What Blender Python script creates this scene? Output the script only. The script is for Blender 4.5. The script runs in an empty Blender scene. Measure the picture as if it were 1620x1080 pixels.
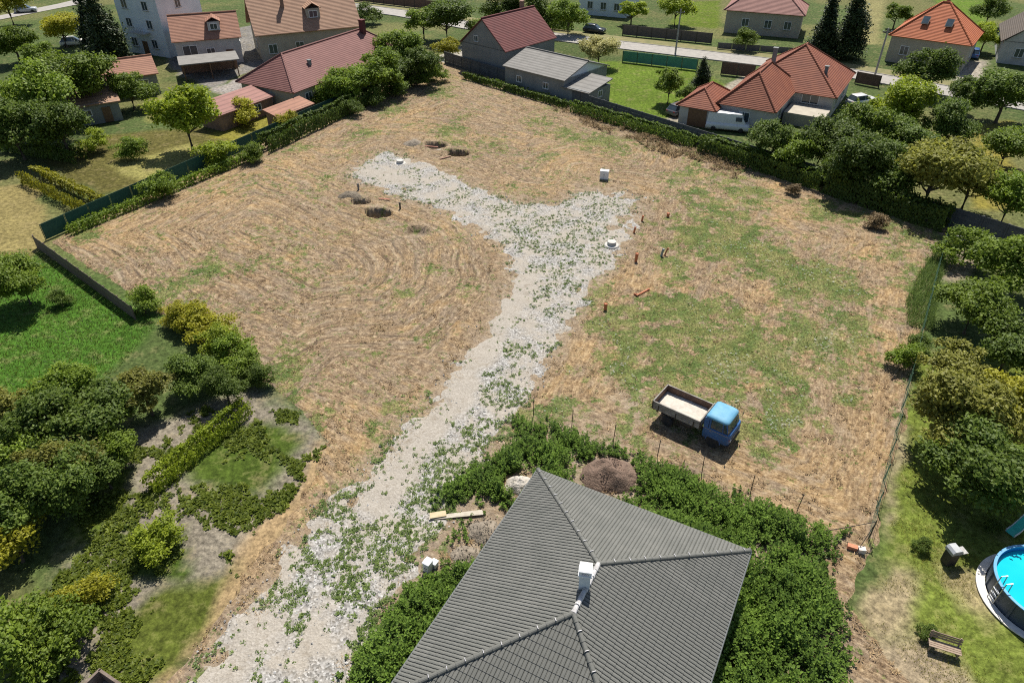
import bpy, bmesh, math, random
import numpy as np
from mathutils import Vector, Matrix

# ------------------------------------------------------------------ camera, sky, sun, exposure
scn = bpy.context.scene
cam_data = bpy.data.cameras.new('camera')
cam_data.sensor_width = 36.0
cam_data.lens = 36.0 * 1120 / 1620
cam_data.clip_start = 0.5
cam_data.clip_end = 2000
cam = bpy.data.objects.new('camera', cam_data)
scn.collection.objects.link(cam)
cam.location = (0, 0, 31)
cam.rotation_euler = (math.radians(90 - 36), 0, 0)
scn.camera = cam

SUN_EL, SUN_AZ = math.radians(59), math.radians(9)      # azimuth measured from +Y towards +X
wd = bpy.data.worlds.new('World')
scn.world = wd
wd.use_nodes = True
wn = wd.node_tree
sky = wn.nodes.new('ShaderNodeTexSky')
sky.sky_type = 'NISHITA'
sky.sun_disc = False
sky.sun_elevation = SUN_EL
sky.sun_rotation = SUN_AZ
sky.dust_density = 1.0
bg = wn.nodes['Background']
bg.inputs[1].default_value = 0.075
wn.links.new(sky.outputs[0], bg.inputs[0])

sun_data = bpy.data.lights.new('sun', 'SUN')
sun_data.energy = 5.0
sun_data.angle = math.radians(0.5)
sun_data.color = (1.0, 0.95, 0.87)
sun = bpy.data.objects.new('sun', sun_data)
scn.collection.objects.link(sun)
to_sun = Vector((math.sin(SUN_AZ) * math.cos(SUN_EL), math.cos(SUN_AZ) * math.cos(SUN_EL), math.sin(SUN_EL)))
sun.rotation_euler = to_sun.to_track_quat('Z', 'Y').to_euler()
sun.location = (0, 0, 80)

vs = scn.view_settings
vs.view_transform = 'Standard'
vs.look = 'None'
vs.exposure = 0.5
vs.gamma = 1.0
vs.use_curve_mapping = False
scn.cycles.filter_width = 1.1
scn.cycles.use_denoising = False

rng = np.random.default_rng(7)
R = math.radians
COL = scn.collection.objects

# ------------------------------------------------------------------ materials
def srgb(r, g, b):
    f = lambda c: (c / 255 / 12.92) if c / 255 <= 0.04045 else ((c / 255 + 0.055) / 1.055) ** 2.4
    return (f(r), f(g), f(b))

class NT:
    """small wrapper to write node trees"""
    def __init__(s, name):
        s.m = bpy.data.materials.new(name)
        s.m.use_nodes = True
        s.t = s.m.node_tree
        s.b = s.t.nodes['Principled BSDF']
    def n(s, typ, **kw):
        nd = s.t.nodes.new(typ)
        for k, v in kw.items():
            if k.startswith('i_'):
                nd.inputs[k[2:].replace('_', ' ')].default_value = v
            else:
                setattr(nd, k, v)
        return nd
    def l(s, a, b):
        s.t.links.new(a, b)
    def coord(s, out='Object', scale=(1, 1, 1)):
        tc = s.n('ShaderNodeTexCoord')
        mp = s.n('ShaderNodeMapping')
        mp.inputs['Scale'].default_value = scale
        s.l(tc.outputs[out], mp.inputs[0])
        return mp.outputs[0]
    def noise(s, vec, scale, detail=4, rough=0.6):
        nd = s.n('ShaderNodeTexNoise')
        nd.inputs['Scale'].default_value = scale
        nd.inputs['Detail'].default_value = detail
        nd.inputs['Roughness'].default_value = rough
        if vec is not None: s.l(vec, nd.inputs['Vector'])
        return nd.outputs['Fac']
    def ramp(s, fac, stops, interp='LINEAR'):
        nd = s.n('ShaderNodeValToRGB')
        cr = nd.color_ramp
        cr.interpolation = interp
        while len(cr.elements) < len(stops): cr.elements.new(0.5)
        for e, (p, c) in zip(cr.elements, stops):
            e.position = p
            e.color = (c, c, c, 1) if isinstance(c, (int, float)) else (*c, 1)
        s.l(fac, nd.inputs[0])
        return nd.outputs[0]
    def mix(s, fac, a, b, mode='MIX'):
        nd = s.n('ShaderNodeMix', data_type='RGBA', blend_type=mode)
        for sock, v in ((nd.inputs[0], fac), (nd.inputs[6], a), (nd.inputs[7], b)):
            if isinstance(v, (int, float)): sock.default_value = v
            elif isinstance(v, tuple): sock.default_value = (*v, 1)
            else: s.l(v, sock)
        return nd.outputs[2]
    def math(s, op, a, b=0.0, c=0.0, clamp=False):
        nd = s.n('ShaderNodeMath', operation=op, use_clamp=clamp)
        for i, v in enumerate((a, b, c)):
            if isinstance(v, (int, float)): nd.inputs[i].default_value = v
            else: s.l(v, nd.inputs[i])
        return nd.outputs[0]
    def attr(s, name, out='Fac'):
        return s.n('ShaderNodeAttribute', attribute_name=name).outputs[out]
    def bump(s, h, strength=0.5, dist=0.02):
        nd = s.n('ShaderNodeBump')
        nd.inputs['Strength'].default_value = strength
        nd.inputs['Distance'].default_value = dist
        s.l(h, nd.inputs['Height'])
        s.l(nd.outputs[0], s.b.inputs['Normal'])
    def color(s, c):
        if isinstance(c, tuple): s.b.inputs['Base Color'].default_value = (*c, 1)
        else: s.l(c, s.b.inputs['Base Color'])
    def rough(s, v, metal=0.0, spec=None):
        s.b.inputs['Roughness'].default_value = v
        s.b.inputs['Metallic'].default_value = metal
        if spec is not None: s.b.inputs['Specular IOR Level'].default_value = spec

def plain(name, c1, c2=None, scale=3.0, rough=0.8, metal=0.0, bump=0.0, bscale=30.0, bdist=0.01, spec=None, lo=0.35, hi=0.65, detail=5):
    t = NT(name)
    v = t.coord()
    if c2 is None: c2 = tuple(x * 0.75 for x in c1)
    t.color(t.ramp(t.noise(v, scale, detail), [(lo, c1), (hi, c2)]))
    t.rough(rough, metal, spec)
    if bump: t.bump(t.noise(v, bscale, 3), bump, bdist)
    return t.m

def leaf_mat(name, dark, light, transl=0.45, rough=0.55, wm=1.0):
    t = NT(name)
    f = t.attr('tint')
    oi = t.n('ShaderNodeObjectInfo')
    warm = lambda q: (q[0] * (1 + 0.22 * wm), q[1] * (1 + 0.06 * wm), q[2] * (1 - 0.28 * wm)) if q[1] > q[0] else q
    c = t.ramp(f, [(0.0, warm(dark)), (1.0, warm(light))])
    hv = t.n('ShaderNodeHueSaturation')
    t.l(c, hv.inputs['Color'])
    mr = t.n('ShaderNodeMapRange')
    mr.inputs['To Min'].default_value = 0.8
    mr.inputs['To Max'].default_value = 1.2
    t.l(oi.outputs['Random'], mr.inputs[0])
    t.l(mr.outputs[0], hv.inputs['Value'])
    t.l(hv.outputs[0], t.b.inputs['Base Color'])
    t.rough(rough, 0, 0.3)
    tr = t.n('ShaderNodeBsdfTranslucent')
    t.l(hv.outputs[0], tr.inputs[0])
    mx = t.n('ShaderNodeMixShader')
    mx.inputs[0].default_value = transl
    t.l(t.b.outputs[0], mx.inputs[1])
    t.l(tr.outputs[0], mx.inputs[2])
    t.l(mx.outputs[0], t.t.nodes['Material Output'].inputs[0])
    return t.m

def glass_mat(name, c, rough=0.08):
    t = NT(name)
    v = t.coord()
    t.color(t.ramp(t.noise(v, 2.0), [(0.3, c), (0.7, tuple(x * 1.6 for x in c))]))
    t.rough(rough, 0.0, 0.6)
    return t.m

# ------------------------------------------------------------------ object helpers
def tag(o, label=None, cat=None, group=None, kind=None):
    if label: o['label'] = label
    if cat: o['category'] = cat
    if group: o['group'] = group
    if kind: o['kind'] = kind
    return o

def link(o, parent=None):
    COL.link(o)
    if parent is not None: o.parent = parent
    return o

def empty(name, loc, rz=0.0):
    o = bpy.data.objects.new(name, None)
    o.empty_display_size = 0.3
    o.location = loc if len(loc) == 3 else (loc[0], loc[1], 0)
    o.rotation_euler = (0, 0, rz)
    return link(o)

class MB:
    """collects shapes in one bmesh, built as one mesh object"""
    def __init__(s):
        s.bm = bmesh.new()
    def box(s, c, size, rz=0.0, bevel=0.0, rot=None, seg=1):
        m = Matrix.Translation(c)
        if rot is not None: m = m @ rot.to_4x4()
        elif rz: m = m @ Matrix.Rotation(rz, 4, 'Z')
        m = m @ Matrix.Diagonal((*size, 1))
        r = bmesh.ops.create_cube(s.bm, size=1.0, matrix=m)
        if bevel:
            es = list({e for v in r['verts'] for e in v.link_edges})
            bmesh.ops.bevel(s.bm, geom=es, offset=bevel, segments=seg, profile=0.5, affect='EDGES')
        return s
    def tube(s, pts, rad, n=8, cap=True):
        pts = [Vector(p) for p in pts]
        rad = [rad] * len(pts) if isinstance(rad, (int, float)) else rad
        rings = []
        for i, p in enumerate(pts):
            d = (pts[min(i + 1, len(pts) - 1)] - pts[max(i - 1, 0)]).normalized()
            q = d.to_track_quat('Z', 'Y')
            rings.append([s.bm.verts.new(p + q @ Vector((math.cos(2 * math.pi * k / n) * rad[i], math.sin(2 * math.pi * k / n) * rad[i], 0))) for k in range(n)])
        for a, b in zip(rings, rings[1:]):
            for k in range(n):
                s.bm.faces.new((a[k], a[(k + 1) % n], b[(k + 1) % n], b[k]))
        if cap:
            s.bm.faces.new(rings[0][::-1]); s.bm.faces.new(rings[-1])
        return s
    def lathe(s, prof, n=20, c=(0, 0, 0), axis='Z', cap=True):
        rings = []
        for r, z in prof:
            ring = []
            for k in range(n):
                a = 2 * math.pi * k / n
                p = Vector((r * math.cos(a), r * math.sin(a), z))
                if axis == 'Y': p = Vector((p.x, p.z, p.y))
                ring.append(s.bm.verts.new(p + Vector(c)))
            rings.append(ring)
        for a, b in zip(rings, rings[1:]):
            for k in range(n):
                s.bm.faces.new((a[k], a[(k + 1) % n], b[(k + 1) % n], b[k]))
        if cap and prof[0][0] > 1e-4: s.bm.faces.new(rings[0][::-1])
        if cap and prof[-1][0] > 1e-4: s.bm.faces.new(rings[-1])
        return s
    def prism(s, prof, y0, y1):
        """profile in x,z extruded along y; y0/y1 numbers"""
        a = [s.bm.verts.new((x, y0, z)) for x, z in prof]
        b = [s.bm.verts.new((x, y1, z)) for x, z in prof]
        n = len(prof)
        s.bm.faces.new(a); s.bm.faces.new(b[::-1])
        for k in range(n):
            s.bm.faces.new((a[k], b[k], b[(k + 1) % n], a[(k + 1) % n]))
        return s
    def slab(s, pts, th):
        """planar polygon thickened by th along its normal (below)"""
        pts = [Vector(p) for p in pts]
        nrm = (pts[1] - pts[0]).cross(pts[2] - pts[0]).normalized()
        a = [s.bm.verts.new(p) for p in pts]
        b = [s.bm.verts.new(p - nrm * th) for p in pts]
        n = len(pts)
        s.bm.faces.new(a); s.bm.faces.new(b[::-1])
        for k in range(n):
            s.bm.faces.new((a[k], b[k], b[(k + 1) % n], a[(k + 1) % n]))
        return s
    def face(s, pts):
        s.bm.faces.new([s.bm.verts.new(p) for p in pts])
        return s
    def mesh(s, name, smooth=False):
        bmesh.ops.recalc_face_normals(s.bm, faces=s.bm.faces)
        me = bpy.data.meshes.new(name)
        s.bm.to_mesh(me)
        s.bm.free()
        if smooth: me.shade_smooth()
        return me
    def build(s, name, mat, parent=None, smooth=False, loc=None, rz=0.0):
        me = s.mesh(name, smooth)
        me.materials.append(mat)
        o = bpy.data.objects.new(name, me)
        if loc is not None:
            o.location = loc if len(loc) == 3 else (*loc, 0)
            o.rotation_euler = (0, 0, rz)
        return link(o, parent)

def mesh_np(name, co, faces, mat, attrs=None, smooth=False):
    """co (N,3), faces (M,k) as numpy arrays; attrs {name: per-vertex floats}"""
    me = bpy.data.meshes.new(name)
    k = faces.shape[1]
    me.vertices.add(len(co))
    me.vertices.foreach_set('co', np.ascontiguousarray(co, dtype=np.float32).ravel())
    me.loops.add(faces.size)
    me.loops.foreach_set('vertex_index', np.ascontiguousarray(faces, dtype=np.int32).ravel())
    me.polygons.add(len(faces))
    me.polygons.foreach_set('loop_start', np.arange(0, faces.size, k, dtype=np.int32))
    me.update(calc_edges=True)
    for nm, arr in (attrs or {}).items():
        arr = np.ascontiguousarray(arr, dtype=np.float32)
        if arr.ndim == 2:
            a4 = np.ones((len(arr), 4), np.float32); a4[:, :3] = arr
            me.attributes.new(nm, 'FLOAT_COLOR', 'POINT').data.foreach_set('color', a4.ravel())
        else:
            me.attributes.new(nm, 'FLOAT', 'POINT').data.foreach_set('value', arr)
    if smooth: me.shade_smooth()
    else: me.shade_flat()
    me.materials.append(mat)
    return me

def obj(name, me, parent=None, loc=(0, 0, 0), rz=0.0):
    o = bpy.data.objects.new(name, me)
    o.location = loc if len(loc) == 3 else (*loc, 0)
    o.rotation_euler = (0, 0, rz)
    return link(o, parent)

# ------------------------------------------------------------------ numpy noise and polygons
def vnoise(x, y, seed=0):
    xi = np.floor(x).astype(np.int64); yi = np.floor(y).astype(np.int64)
    fx = x - xi; fy = y - yi
    fx = fx * fx * (3 - 2 * fx); fy = fy * fy * (3 - 2 * fy)
    def h(a, b):
        n = (a * 374761393 + b * 668265263 + seed * 1442695041) & 0xffffffff
        n = ((n ^ (n >> 13)) * 1274126177) & 0xffffffff
        return ((n ^ (n >> 16)) & 0xffff) / 65535.0
    return (h(xi, yi) * (1 - fx) + h(xi + 1, yi) * fx) * (1 - fy) + (h(xi, yi + 1) * (1 - fx) + h(xi + 1, yi + 1) * fx) * fy

def fbm(x, y, scale=1.0, octv=4, seed=0):
    s = 0; a = 0.5; t = 0
    for o in range(octv):
        s = s + a * vnoise(x * scale + 17.3 * o, y * scale + 5.1 * o, seed + o)
        t += a; a *= 0.5; scale *= 2.03
    return s / t

def sdf(x, y, poly):
    """signed distance to polygon, negative inside"""
    p = np.asarray(poly, float)
    d = np.full(x.shape, 1e9); inside = np.zeros(x.shape, bool)
    for (ax, ay), (bx, by) in zip(p, np.roll(p, -1, 0)):
        ex, ey = bx - ax, by - ay
        wx, wy = x - ax, y - ay
        t = np.clip((wx * ex + wy * ey) / (ex * ex + ey * ey + 1e-12), 0, 1)
        d = np.minimum(d, (wx - t * ex) ** 2 + (wy - t * ey) ** 2)
        c = ((ay > y) != (by > y)) & (x < (bx - ax) * (y - ay) / (by - ay + 1e-12) + ax)
        inside ^= c
    d = np.sqrt(d)
    return np.where(inside, -d, d)

def sstep(a, b, v):
    t = np.clip((v - a) / (b - a), 0, 1)
    return t * t * (3 - 2 * t)

def grid_sheet(name, xs, ys, keep, height, mat, attrs):
    X, Y = np.meshgrid(xs, ys)
    nx, ny = len(xs), len(ys)
    cx = (X[:-1, :-1] + X[1:, 1:]) / 2; cy = (Y[:-1, :-1] + Y[1:, 1:]) / 2
    k = keep(cx, cy).ravel() if keep else np.ones(cx.size, bool)
    i = np.arange(nx * ny).reshape(ny, nx)
    f = np.stack([i[:-1, :-1], i[:-1, 1:], i[1:, 1:], i[1:, :-1]], -1).reshape(-1, 4)[k]
    used = np.zeros(nx * ny, bool); used[f.ravel()] = True
    remap = np.cumsum(used) - 1
    x = X.ravel()[used]; y = Y.ravel()[used]
    co = np.stack([x, y, height(x, y)], 1)
    return obj(name, mesh_np(name, co, remap[f], mat, {a: fn(x, y) for a, fn in attrs.items()}, True))

# ------------------------------------------------------------------ the setting: ground, mown field, gravel road, street
PLOT_L = [(-42.9, 58.3), (-14.8, 35.9), (-12.2, 40.6), (-6, 40.6), (-2.1, 48.8), (-1.7, 52.9), (-2.6, 58), (-5.6, 63.2), (-12.6, 69.1), (-19.7, 74.7), (-29.9, 82.4)]
PLOT_T = [(-29.9, 82.4), (-11.8, 119.4), (21.9, 82.8), (16, 70.4), (8.1, 75.4), (6.5, 71.6), (4, 69.6), (0.3, 69.9), (-4.9, 75), (-15.2, 82.8), (-20, 74.7)]
PLOT_R = [(0.4, 34.6), (19.3, 24.2), (41.7, 61.2), (21.9, 82.8)]
ROAD = [(-14.7, 16.5), (-13.3, 20.3), (-12.2, 23.1), (-11.4, 24.7), (-9.7, 28.3), (-7.5, 32.4), (-6.1, 34.9), (-4.8, 38.2), (-3, 42), (-1.1, 47.4), (-0.3, 51.8), (-0.6, 55.6), (-2.5, 59.6), (-5.9, 63.5),
        (-11.1, 67.6), (-15.9, 71.2), (-18.5, 74), (-14.9, 81.5), (-7.8, 75.4), (-3.4, 70.3), (1.3, 66.8), (4.5, 66.5), (8.1, 70.6), (10.7, 70.3), (14.7, 68), (11.7, 60.5), (8.5, 53.4), (5.2, 45.6),
        (2.7, 40.3), (1.4, 37.4), (0.1, 33.8), (-0.6, 32), (-3.1, 27.3), (-3.6, 24.7), (-5, 22.5), (-5.3, 21), (-6.3, 19.3), (-7.6, 16.5), (-9.5, 12), (-12, 5), (-19, 5), (-16.5, 12)]
FIELD = [(-43.2, 58.3), (-14.9, 35.7), (-11.6, 32), (-12.2, 27.3), (-13.8, 23.1), (-14.7, 19.8), (-15.7, 16.5), (-20, 5), (17.5, 5), (18.2, 16.5), (16.8, 20.5), (19.5, 23.9), (42.3, 61.6), (-11.9, 121)]
ROADSTRAW = [(9.3, 69.1, 1.85), (12.5, 66.1, 2.18), (9.3, 60.9, 1.45), (10.8, 63.2, 1.49), (3.7, 38.3, 0.7), (4.5, 41.1, 0.92), (6, 46, 0.89), (7.7, 50.6, 1.06), (5, 50.3, 0.63), (13.7, 69.9, 1.74), (2.9, 35.5, 0.59), (-11.4, 69.9, 0.53), (-14, 74.2, 0.56), (2.5, 62.5, 0.49), (-8.9, 26.9, 0.5), (-8.5, 28.8, 0.44), (-3.6, 22.7, 0.33)]
PITS = [(*(-9.1, 82.6), 1.2, 0.85, 2.6), (*(-6.2, 80.1), 1.25, 0.8, 2.6), (*(-13.2, 64.2), 1.25, 0.85, 2.6), (*(-15.4, 66.8), 0.9, 0.75, 2.2), (*(-9.1, 60.4), 1.25, 0.8, 0.55)]
def in_pit(x, y):
    return np.min([np.hypot(x - p[0], (y - p[1]) / p[3]) / p[2] for p in PITS], 0) < 1.0
GREEN = [(19.8, 63.2, 3.41), (20.2, 57.4, 3.46), (17.3, 59.9, 2.08), (22.9, 52.9, 3), (25.2, 69.1, 2.65), (27, 50.8, 3.18), (30.5, 65.3, 2.22), (33.6, 56.2, 1.99),
         (8.4, 38.9, 2), (14.1, 42.7, 2.83), (17.5, 41.1, 3.22), (22.6, 42.7, 2.83), (13.2, 47.9, 2.8), (14.9, 38.2, 2.19), (29.4, 48.8, 2.06), (22.8, 38.2, 2.63), (18.3, 34.9, 2.07),
         (3.4, 35.5, 1.09), (7, 34.3, 1.23), (8.7, 41.1, 1.84), (12.6, 35.5, 1.68), (7.2, 44.3, 1.69), (18, 38.2, 1.75), (15, 30.9, 1.31), (17.1, 32.5, 1.19),
         (-28.1, 50.3, 2.21), (-26.3, 53.4, 1.32), (-15.8, 39.3, 1.7), (-8.3, 49.2, 0.73), (-18.8, 86, 2.35), (-16.3, 96.5, 2.24), (-9.9, 102.7, 2.53), (-7.2, 88.3, 2.4), (3.3, 90.7, 2.45), (-2.3, 82.8, 2.59), (11.5, 83.8, 2.61),
         (7.4, 86, 2.19), (-35.6, 75.9, 1.42), (-40.5, 59.2, 1.42), (-20.9, 93.1, 1.5), (-24.9, 81.8, 1.21), (34.3, 52.9, 1.31), (32.9, 78.8, 1.46), (32, 61.2, 1.09), (-14.6, 36.8, 0.6), (-11.8, 33.7, 0.89),
         (-9.1, 32.5, 1.03), (-7.1, 35.5, 0.67), (3.7, 78.8, 1.9), (23.3, 72.4, 1.65), (14.9, 53.9, 1.32), (4, 38.9, 0.8), (25.8, 46, 1.98), (21.9, 47.9, 2.54), (-10.3, 61.2, 0.85), (-4.7, 58.6, 0.7)]
STRAW = [(18.4, 28.3, 2.57), (22.4, 32, 2.36), (5.1, 41.1, 1.84), (3.5, 37.8, 1.31), (27.5, 63.9, 2.5), (30.4, 48.8, 1.24), (28, 41.1, 1.38), (18.6, 26.9, 1.78), (32.9, 57.4, 2.31),
         (-9.9, 32.5, 1.19), (6, 36.8, 1.29), (11.3, 51.8, 1.61), (28.7, 69.9, 1.74), (19.6, 48.8, 1.03), (21.3, 33.1, 1.45), (13.4, 69.9, 2), (16.7, 28.8, 2.22), (14.3, 28.3, 1.47), (24.4, 36.8, 1.71), (21.9, 28.8, 2.22), (15.1, 26, 1.75)]
SOIL = [(12.6, 24.7, 2.05), (-3.9, 26.9, 2.14), (-1.4, 24.7, 1.36), (2.6, 29.8, 1.89), (5.6, 28.8, 2.6), (-4.9, 22.7, 1.31), (0.4, 32, 1.58), (-9, 60.5, 0.96), (-15.4, 67.1, 0.91), (-9.2, 83.2, 1.07), (-13.3, 65.3, 0.89), (3.5, 32, 1.97), (8, 35.5, 1.01)]

def blobs(x, y, lst, k=1.0):
    s = np.zeros(x.shape)
    for bx, by, br in lst:
        s = np.maximum(s, np.exp(-(((x - bx) ** 2 + ((y - by) / 1.25) ** 2) / (k * br * br))))
    return s

def warp(x, y, amp=0.8, sc=0.35, seed=3):
    return x + (fbm(x, y, sc, 3, seed) - 0.5) * 2 * amp, y + (fbm(x, y, sc, 3, seed + 9) - 0.5) * 2 * amp

def road_d(x, y):
    wx, wy = warp(x, y, 0.7, 0.6, 25)
    return sdf(x, y, ROAD) + (fbm(x, y, 0.9, 5, 21) - 0.5) * 2.8 + 0.25 + 2.2 * blobs(wx, wy, ROADSTRAW) * (fbm(x, y, 1.1, 3, 22) + 0.25)
def in_field(x, y):
    return sdf(x, y, FIELD) + (fbm(x, y, 0.9, 3, 5) - 0.5) * 0.7
def a_green(x, y):
    wx, wy = warp(x, y, 1.4, 0.3)
    g = 0.48 * blobs(wx, wy, GREEN, 1.3)
    inR = sdf(x, y, PLOT_R) < 0.3
    g = g + np.where(inR, 0.27, 0.08) + (fbm(x, y, 0.30, 5, 31) - 0.5) * np.where(inR, 1.1, 0.8)
    g = g - 0.6 * blobs(wx, wy, STRAW, 1.3)
    g = g + (fbm(x, y, 1.0, 4, 33) - 0.5) * np.where(inR, 1.35, 0.6)
    return np.clip(g, 0, 1)
def a_soil(x, y):
    wx, wy = warp(x, y, 0.9, 0.5, 13)
    s = blobs(wx, wy, SOIL, 1.3)
    s = np.maximum(s, 0.75 * sstep(1.6, -0.8, sdf(x, y, ROAD)))
    return np.clip(s + (fbm(x, y, 0.5, 3, 44) - 0.5) * 0.45, 0, 1)
def a_mow(x, y):
    dl, dt, dr = sdf(x, y, PLOT_L), sdf(x, y, PLOT_T), sdf(x, y, PLOT_R)
    wob = (fbm(x, y, 0.12, 2, 77) - 0.5) * 1.5 + (fbm(x, y, 0.5, 3, 78) - 0.5) * 0.3
    lin = 0.62 * x + 0.78 * y
    m = np.where(dl < 0, dl, np.where(dt < 0, dt + 40, np.where(dr < 0, 0.8 * dr + 80, lin)))
    return m + wob
def a_lined(x, y):
    return np.where(sdf(x, y, PLOT_L) < 0, 1.0, np.where(sdf(x, y, PLOT_T) < 0, 0.7, np.where(sdf(x, y, PLOT_R) < 0, 0.4, 0.15)))
GOLD = STRAW + [(-32.1, 69.9, 6.01), (-36.9, 61.2, 4.23), (-25.4, 75, 4.23), (-9.8, 32, 1.58), (-10.7, 28.8, 0.96), (-14, 91.9, 3.31), (6.6, 78.8, 2.93), (-13.3, 65.3, 2.54), (12.7, 69.9, 2), (4.9, 39.6, 1.35)]
TRACKS = [[(12.6, 41.1), (15.1, 39), (18, 38.9), (21.1, 41.1), (23.5, 45.2)], [(15.3, 34.9), (17.7, 34.6), (20.7, 36), (23.4, 39.3), (24.8, 43.5)], [(8.8, 38.2), (9.6, 35.5), (9.8, 34.3)], [(3.7, 34.3), (6.4, 36.8), (8.6, 40.3)],
          [(20.7, 32.5), (18.1, 29.8), (14.9, 28.3)]]
def a_gold(x, y):
    wx, wy = warp(x, y, 1.5, 0.35, 290)
    return np.clip(blobs(wx, wy, GOLD, 1.2) * (0.3 + 1.1 * fbm(x, y, 0.6, 3, 291)), 0, 1)
def a_track(x, y):
    d = np.full(x.shape, 1e9)
    for pl in TRACKS:
        for (ax, ay), (bx, by) in zip(pl, pl[1:]):
            t_ = np.clip(((x - ax) * (bx - ax) + (y - ay) * (by - ay)) / ((bx - ax) ** 2 + (by - ay) ** 2), 0, 1)
            d = np.minimum(d, np.hypot(x - ax - t_ * (bx - ax), y - ay - t_ * (by - ay)))
    d = d + (fbm(x, y, 0.8, 3, 260) - 0.5) * 0.9
    return np.clip(np.exp(-((np.abs(d) - 0.7) / 0.16) ** 2) * sstep(0.38, 0.60, fbm(x, y, 0.45, 3, 261)), 0, 1)
WORN = [[(-7.6, 27.3), (-4.9, 34), (-2.9, 39.6), (-0.5, 46), (1.2, 51.8)], [(-13.8, 16.6), (-11.6, 19.6)], [(-16.1, 74.2), (-11.7, 72.4)]]
def a_worn(x, y):
    d = np.full(x.shape, 1e9)
    for pl in WORN:
        for (ax, ay), (bx, by) in zip(pl, pl[1:]):
            t_ = np.clip(((x - ax) * (bx - ax) + (y - ay) * (by - ay)) / ((bx - ax) ** 2 + (by - ay) ** 2), 0, 1)
            d = np.minimum(d, np.hypot(x - ax - t_ * (bx - ax), y - ay - t_ * (by - ay)))
    return sstep(1.9, 0.7, d + (fbm(x, y, 0.7, 4, 270) - 0.5) * 1.8)
def field_h(x, y):
    z = 0.05 - 0.22 * sstep(-0.7, 0.25, in_field(x, y)) + (fbm(x, y, 0.35, 4, 50) - 0.5) * 0.16
    z = z + 0.02 * np.sin(a_mow(x, y) * 3.7) * (fbm(x, y, 0.3, 2, 8))
    for px, py, r, e, dp in PITS:
        q = np.sqrt((x - px) ** 2 + ((y - py) / e) ** 2) / r
        z = z - dp * sstep(1.05, 0.74, q + (fbm(x, y, 2.2, 2, 6) - 0.5) * 0.25)
        q2 = np.sqrt((x - px + 1.3) ** 2 + ((y - py - 0.6)) ** 2) / r
        z = z + 0.30 * np.exp(-q2 * q2 * 1.3) * (q > 1.0) * (dp > 1)
    return z

# ---- field material: bleached hay, mowing swaths, green regrowth, pale soil
t = NT('mown_field')
pos = t.coord()
mow = t.attr('mow'); grn = t.attr('green'); soil = t.attr('soil')
sep = t.n('ShaderNodeSeparateXYZ'); t.l(pos, sep.inputs[0])
def swath(fm, fx):
    cmb = t.n('ShaderNodeCombineXYZ')
    t.l(t.math('MULTIPLY', mow, fm), cmb.inputs[0])
    t.l(t.math('MULTIPLY', sep.outputs[0], fx), cmb.inputs[1])
    t.l(t.math('MULTIPLY', sep.outputs[1], fx), cmb.inputs[2])
    return cmb.outputs[0]
s1 = t.noise(swath(7.5, 1.5), 1.0, 6, 0.7)
s2 = t.noise(swath(1.3, 0.30), 1.0, 4, 0.65)
n_f = t.noise(pos, 2.3, 7, 0.80)
n_m = t.noise(pos, 0.55, 5, 0.6)
n_b = t.noise(pos, 0.11, 3, 0.5)
n_f2 = t.noise(pos, 6.5, 6, 0.82)
mixn = t.math('ADD', t.math('MULTIPLY', s1, 0.34), t.math('ADD', t.math('MULTIPLY', n_f, 0.32), t.math('MULTIPLY', n_f2, 0.34)))
straw = t.ramp(mixn, [(0.40, (0.056, 0.038, 0.024)), (0.465, (0.158, 0.108, 0.066)), (0.525, (0.285, 0.203, 0.122)), (0.60, (0.52, 0.405, 0.255))])
hay = t.ramp(mixn, [(0.40, (0.125, 0.070, 0.028)), (0.49, (0.32, 0.208, 0.098)), (0.60, (0.55, 0.395, 0.205))])
straw = t.mix(t.ramp(t.math('ADD', t.math('MULTIPLY', n_m, 0.6), t.math('MULTIPLY', n_b, 0.4)), [(0.50, 0.0), (0.62, 0.75)]), straw, hay)
straw = t.mix(t.math('MULTIPLY', t.attr('gold'), 0.8), straw, hay)
grey = t.ramp(mixn, [(0.41, (0.075, 0.055, 0.038)), (0.59, (0.36, 0.285, 0.205))])
straw = t.mix(t.ramp(s2, [(0.46, 0.0), (0.62, 0.7)]), straw, grey)
# thin ruts and raked lines that follow the mowing
def lines(period, w, amp, off):
    wb = t.math('MULTIPLY', t.noise(pos, 0.25, 3, 0.6), amp)
    ph = t.math('ADD', t.math('DIVIDE', t.math('ADD', mow, wb), period), off)
    d = t.math('ABSOLUTE', t.math('SUBTRACT', t.math('FRACT', ph), 0.5))
    core = t.math('SUBTRACT', 1.0, t.math('DIVIDE', d, w, clamp=True), clamp=True)
    return t.math('MULTIPLY', core, t.ramp(t.noise(swath(1.7 / period, 0.22), 1.0, 3, 0.6), [(0.42, 0.0), (0.56, 1.0)]))
brk = t.ramp(t.noise(pos, 0.35, 4, 0.65), [(0.40, 0.0), (0.58, 1.0)])
lmask = t.math('MULTIPLY', t.attr('lined'), t.math('ADD', t.math('MULTIPLY', brk, 0.75), 0.25))
straw = t.mix(t.math('MULTIPLY', t.math('MULTIPLY', lines(1.25, 0.16, 1.3, 0.0), lmask), 0.9), straw, (0.062, 0.047, 0.035))
straw = t.mix(t.math('MULTIPLY', t.math('MULTIPLY', lines(0.55, 0.22, 0.9, 0.3), lmask), 0.62), straw, (0.095, 0.069, 0.049))
straw = t.mix(t.math('MULTIPLY', t.math('MULTIPLY', lines(1.7, 0.12, 1.6, 0.7), lmask), 0.55), straw, (0.46, 0.37, 0.25))
soilc = t.ramp(n_f, [(0.3, (0.150, 0.110, 0.076)), (0.5, (0.285, 0.232, 0.172)), (0.7, (0.42, 0.365, 0.29))])
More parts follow.
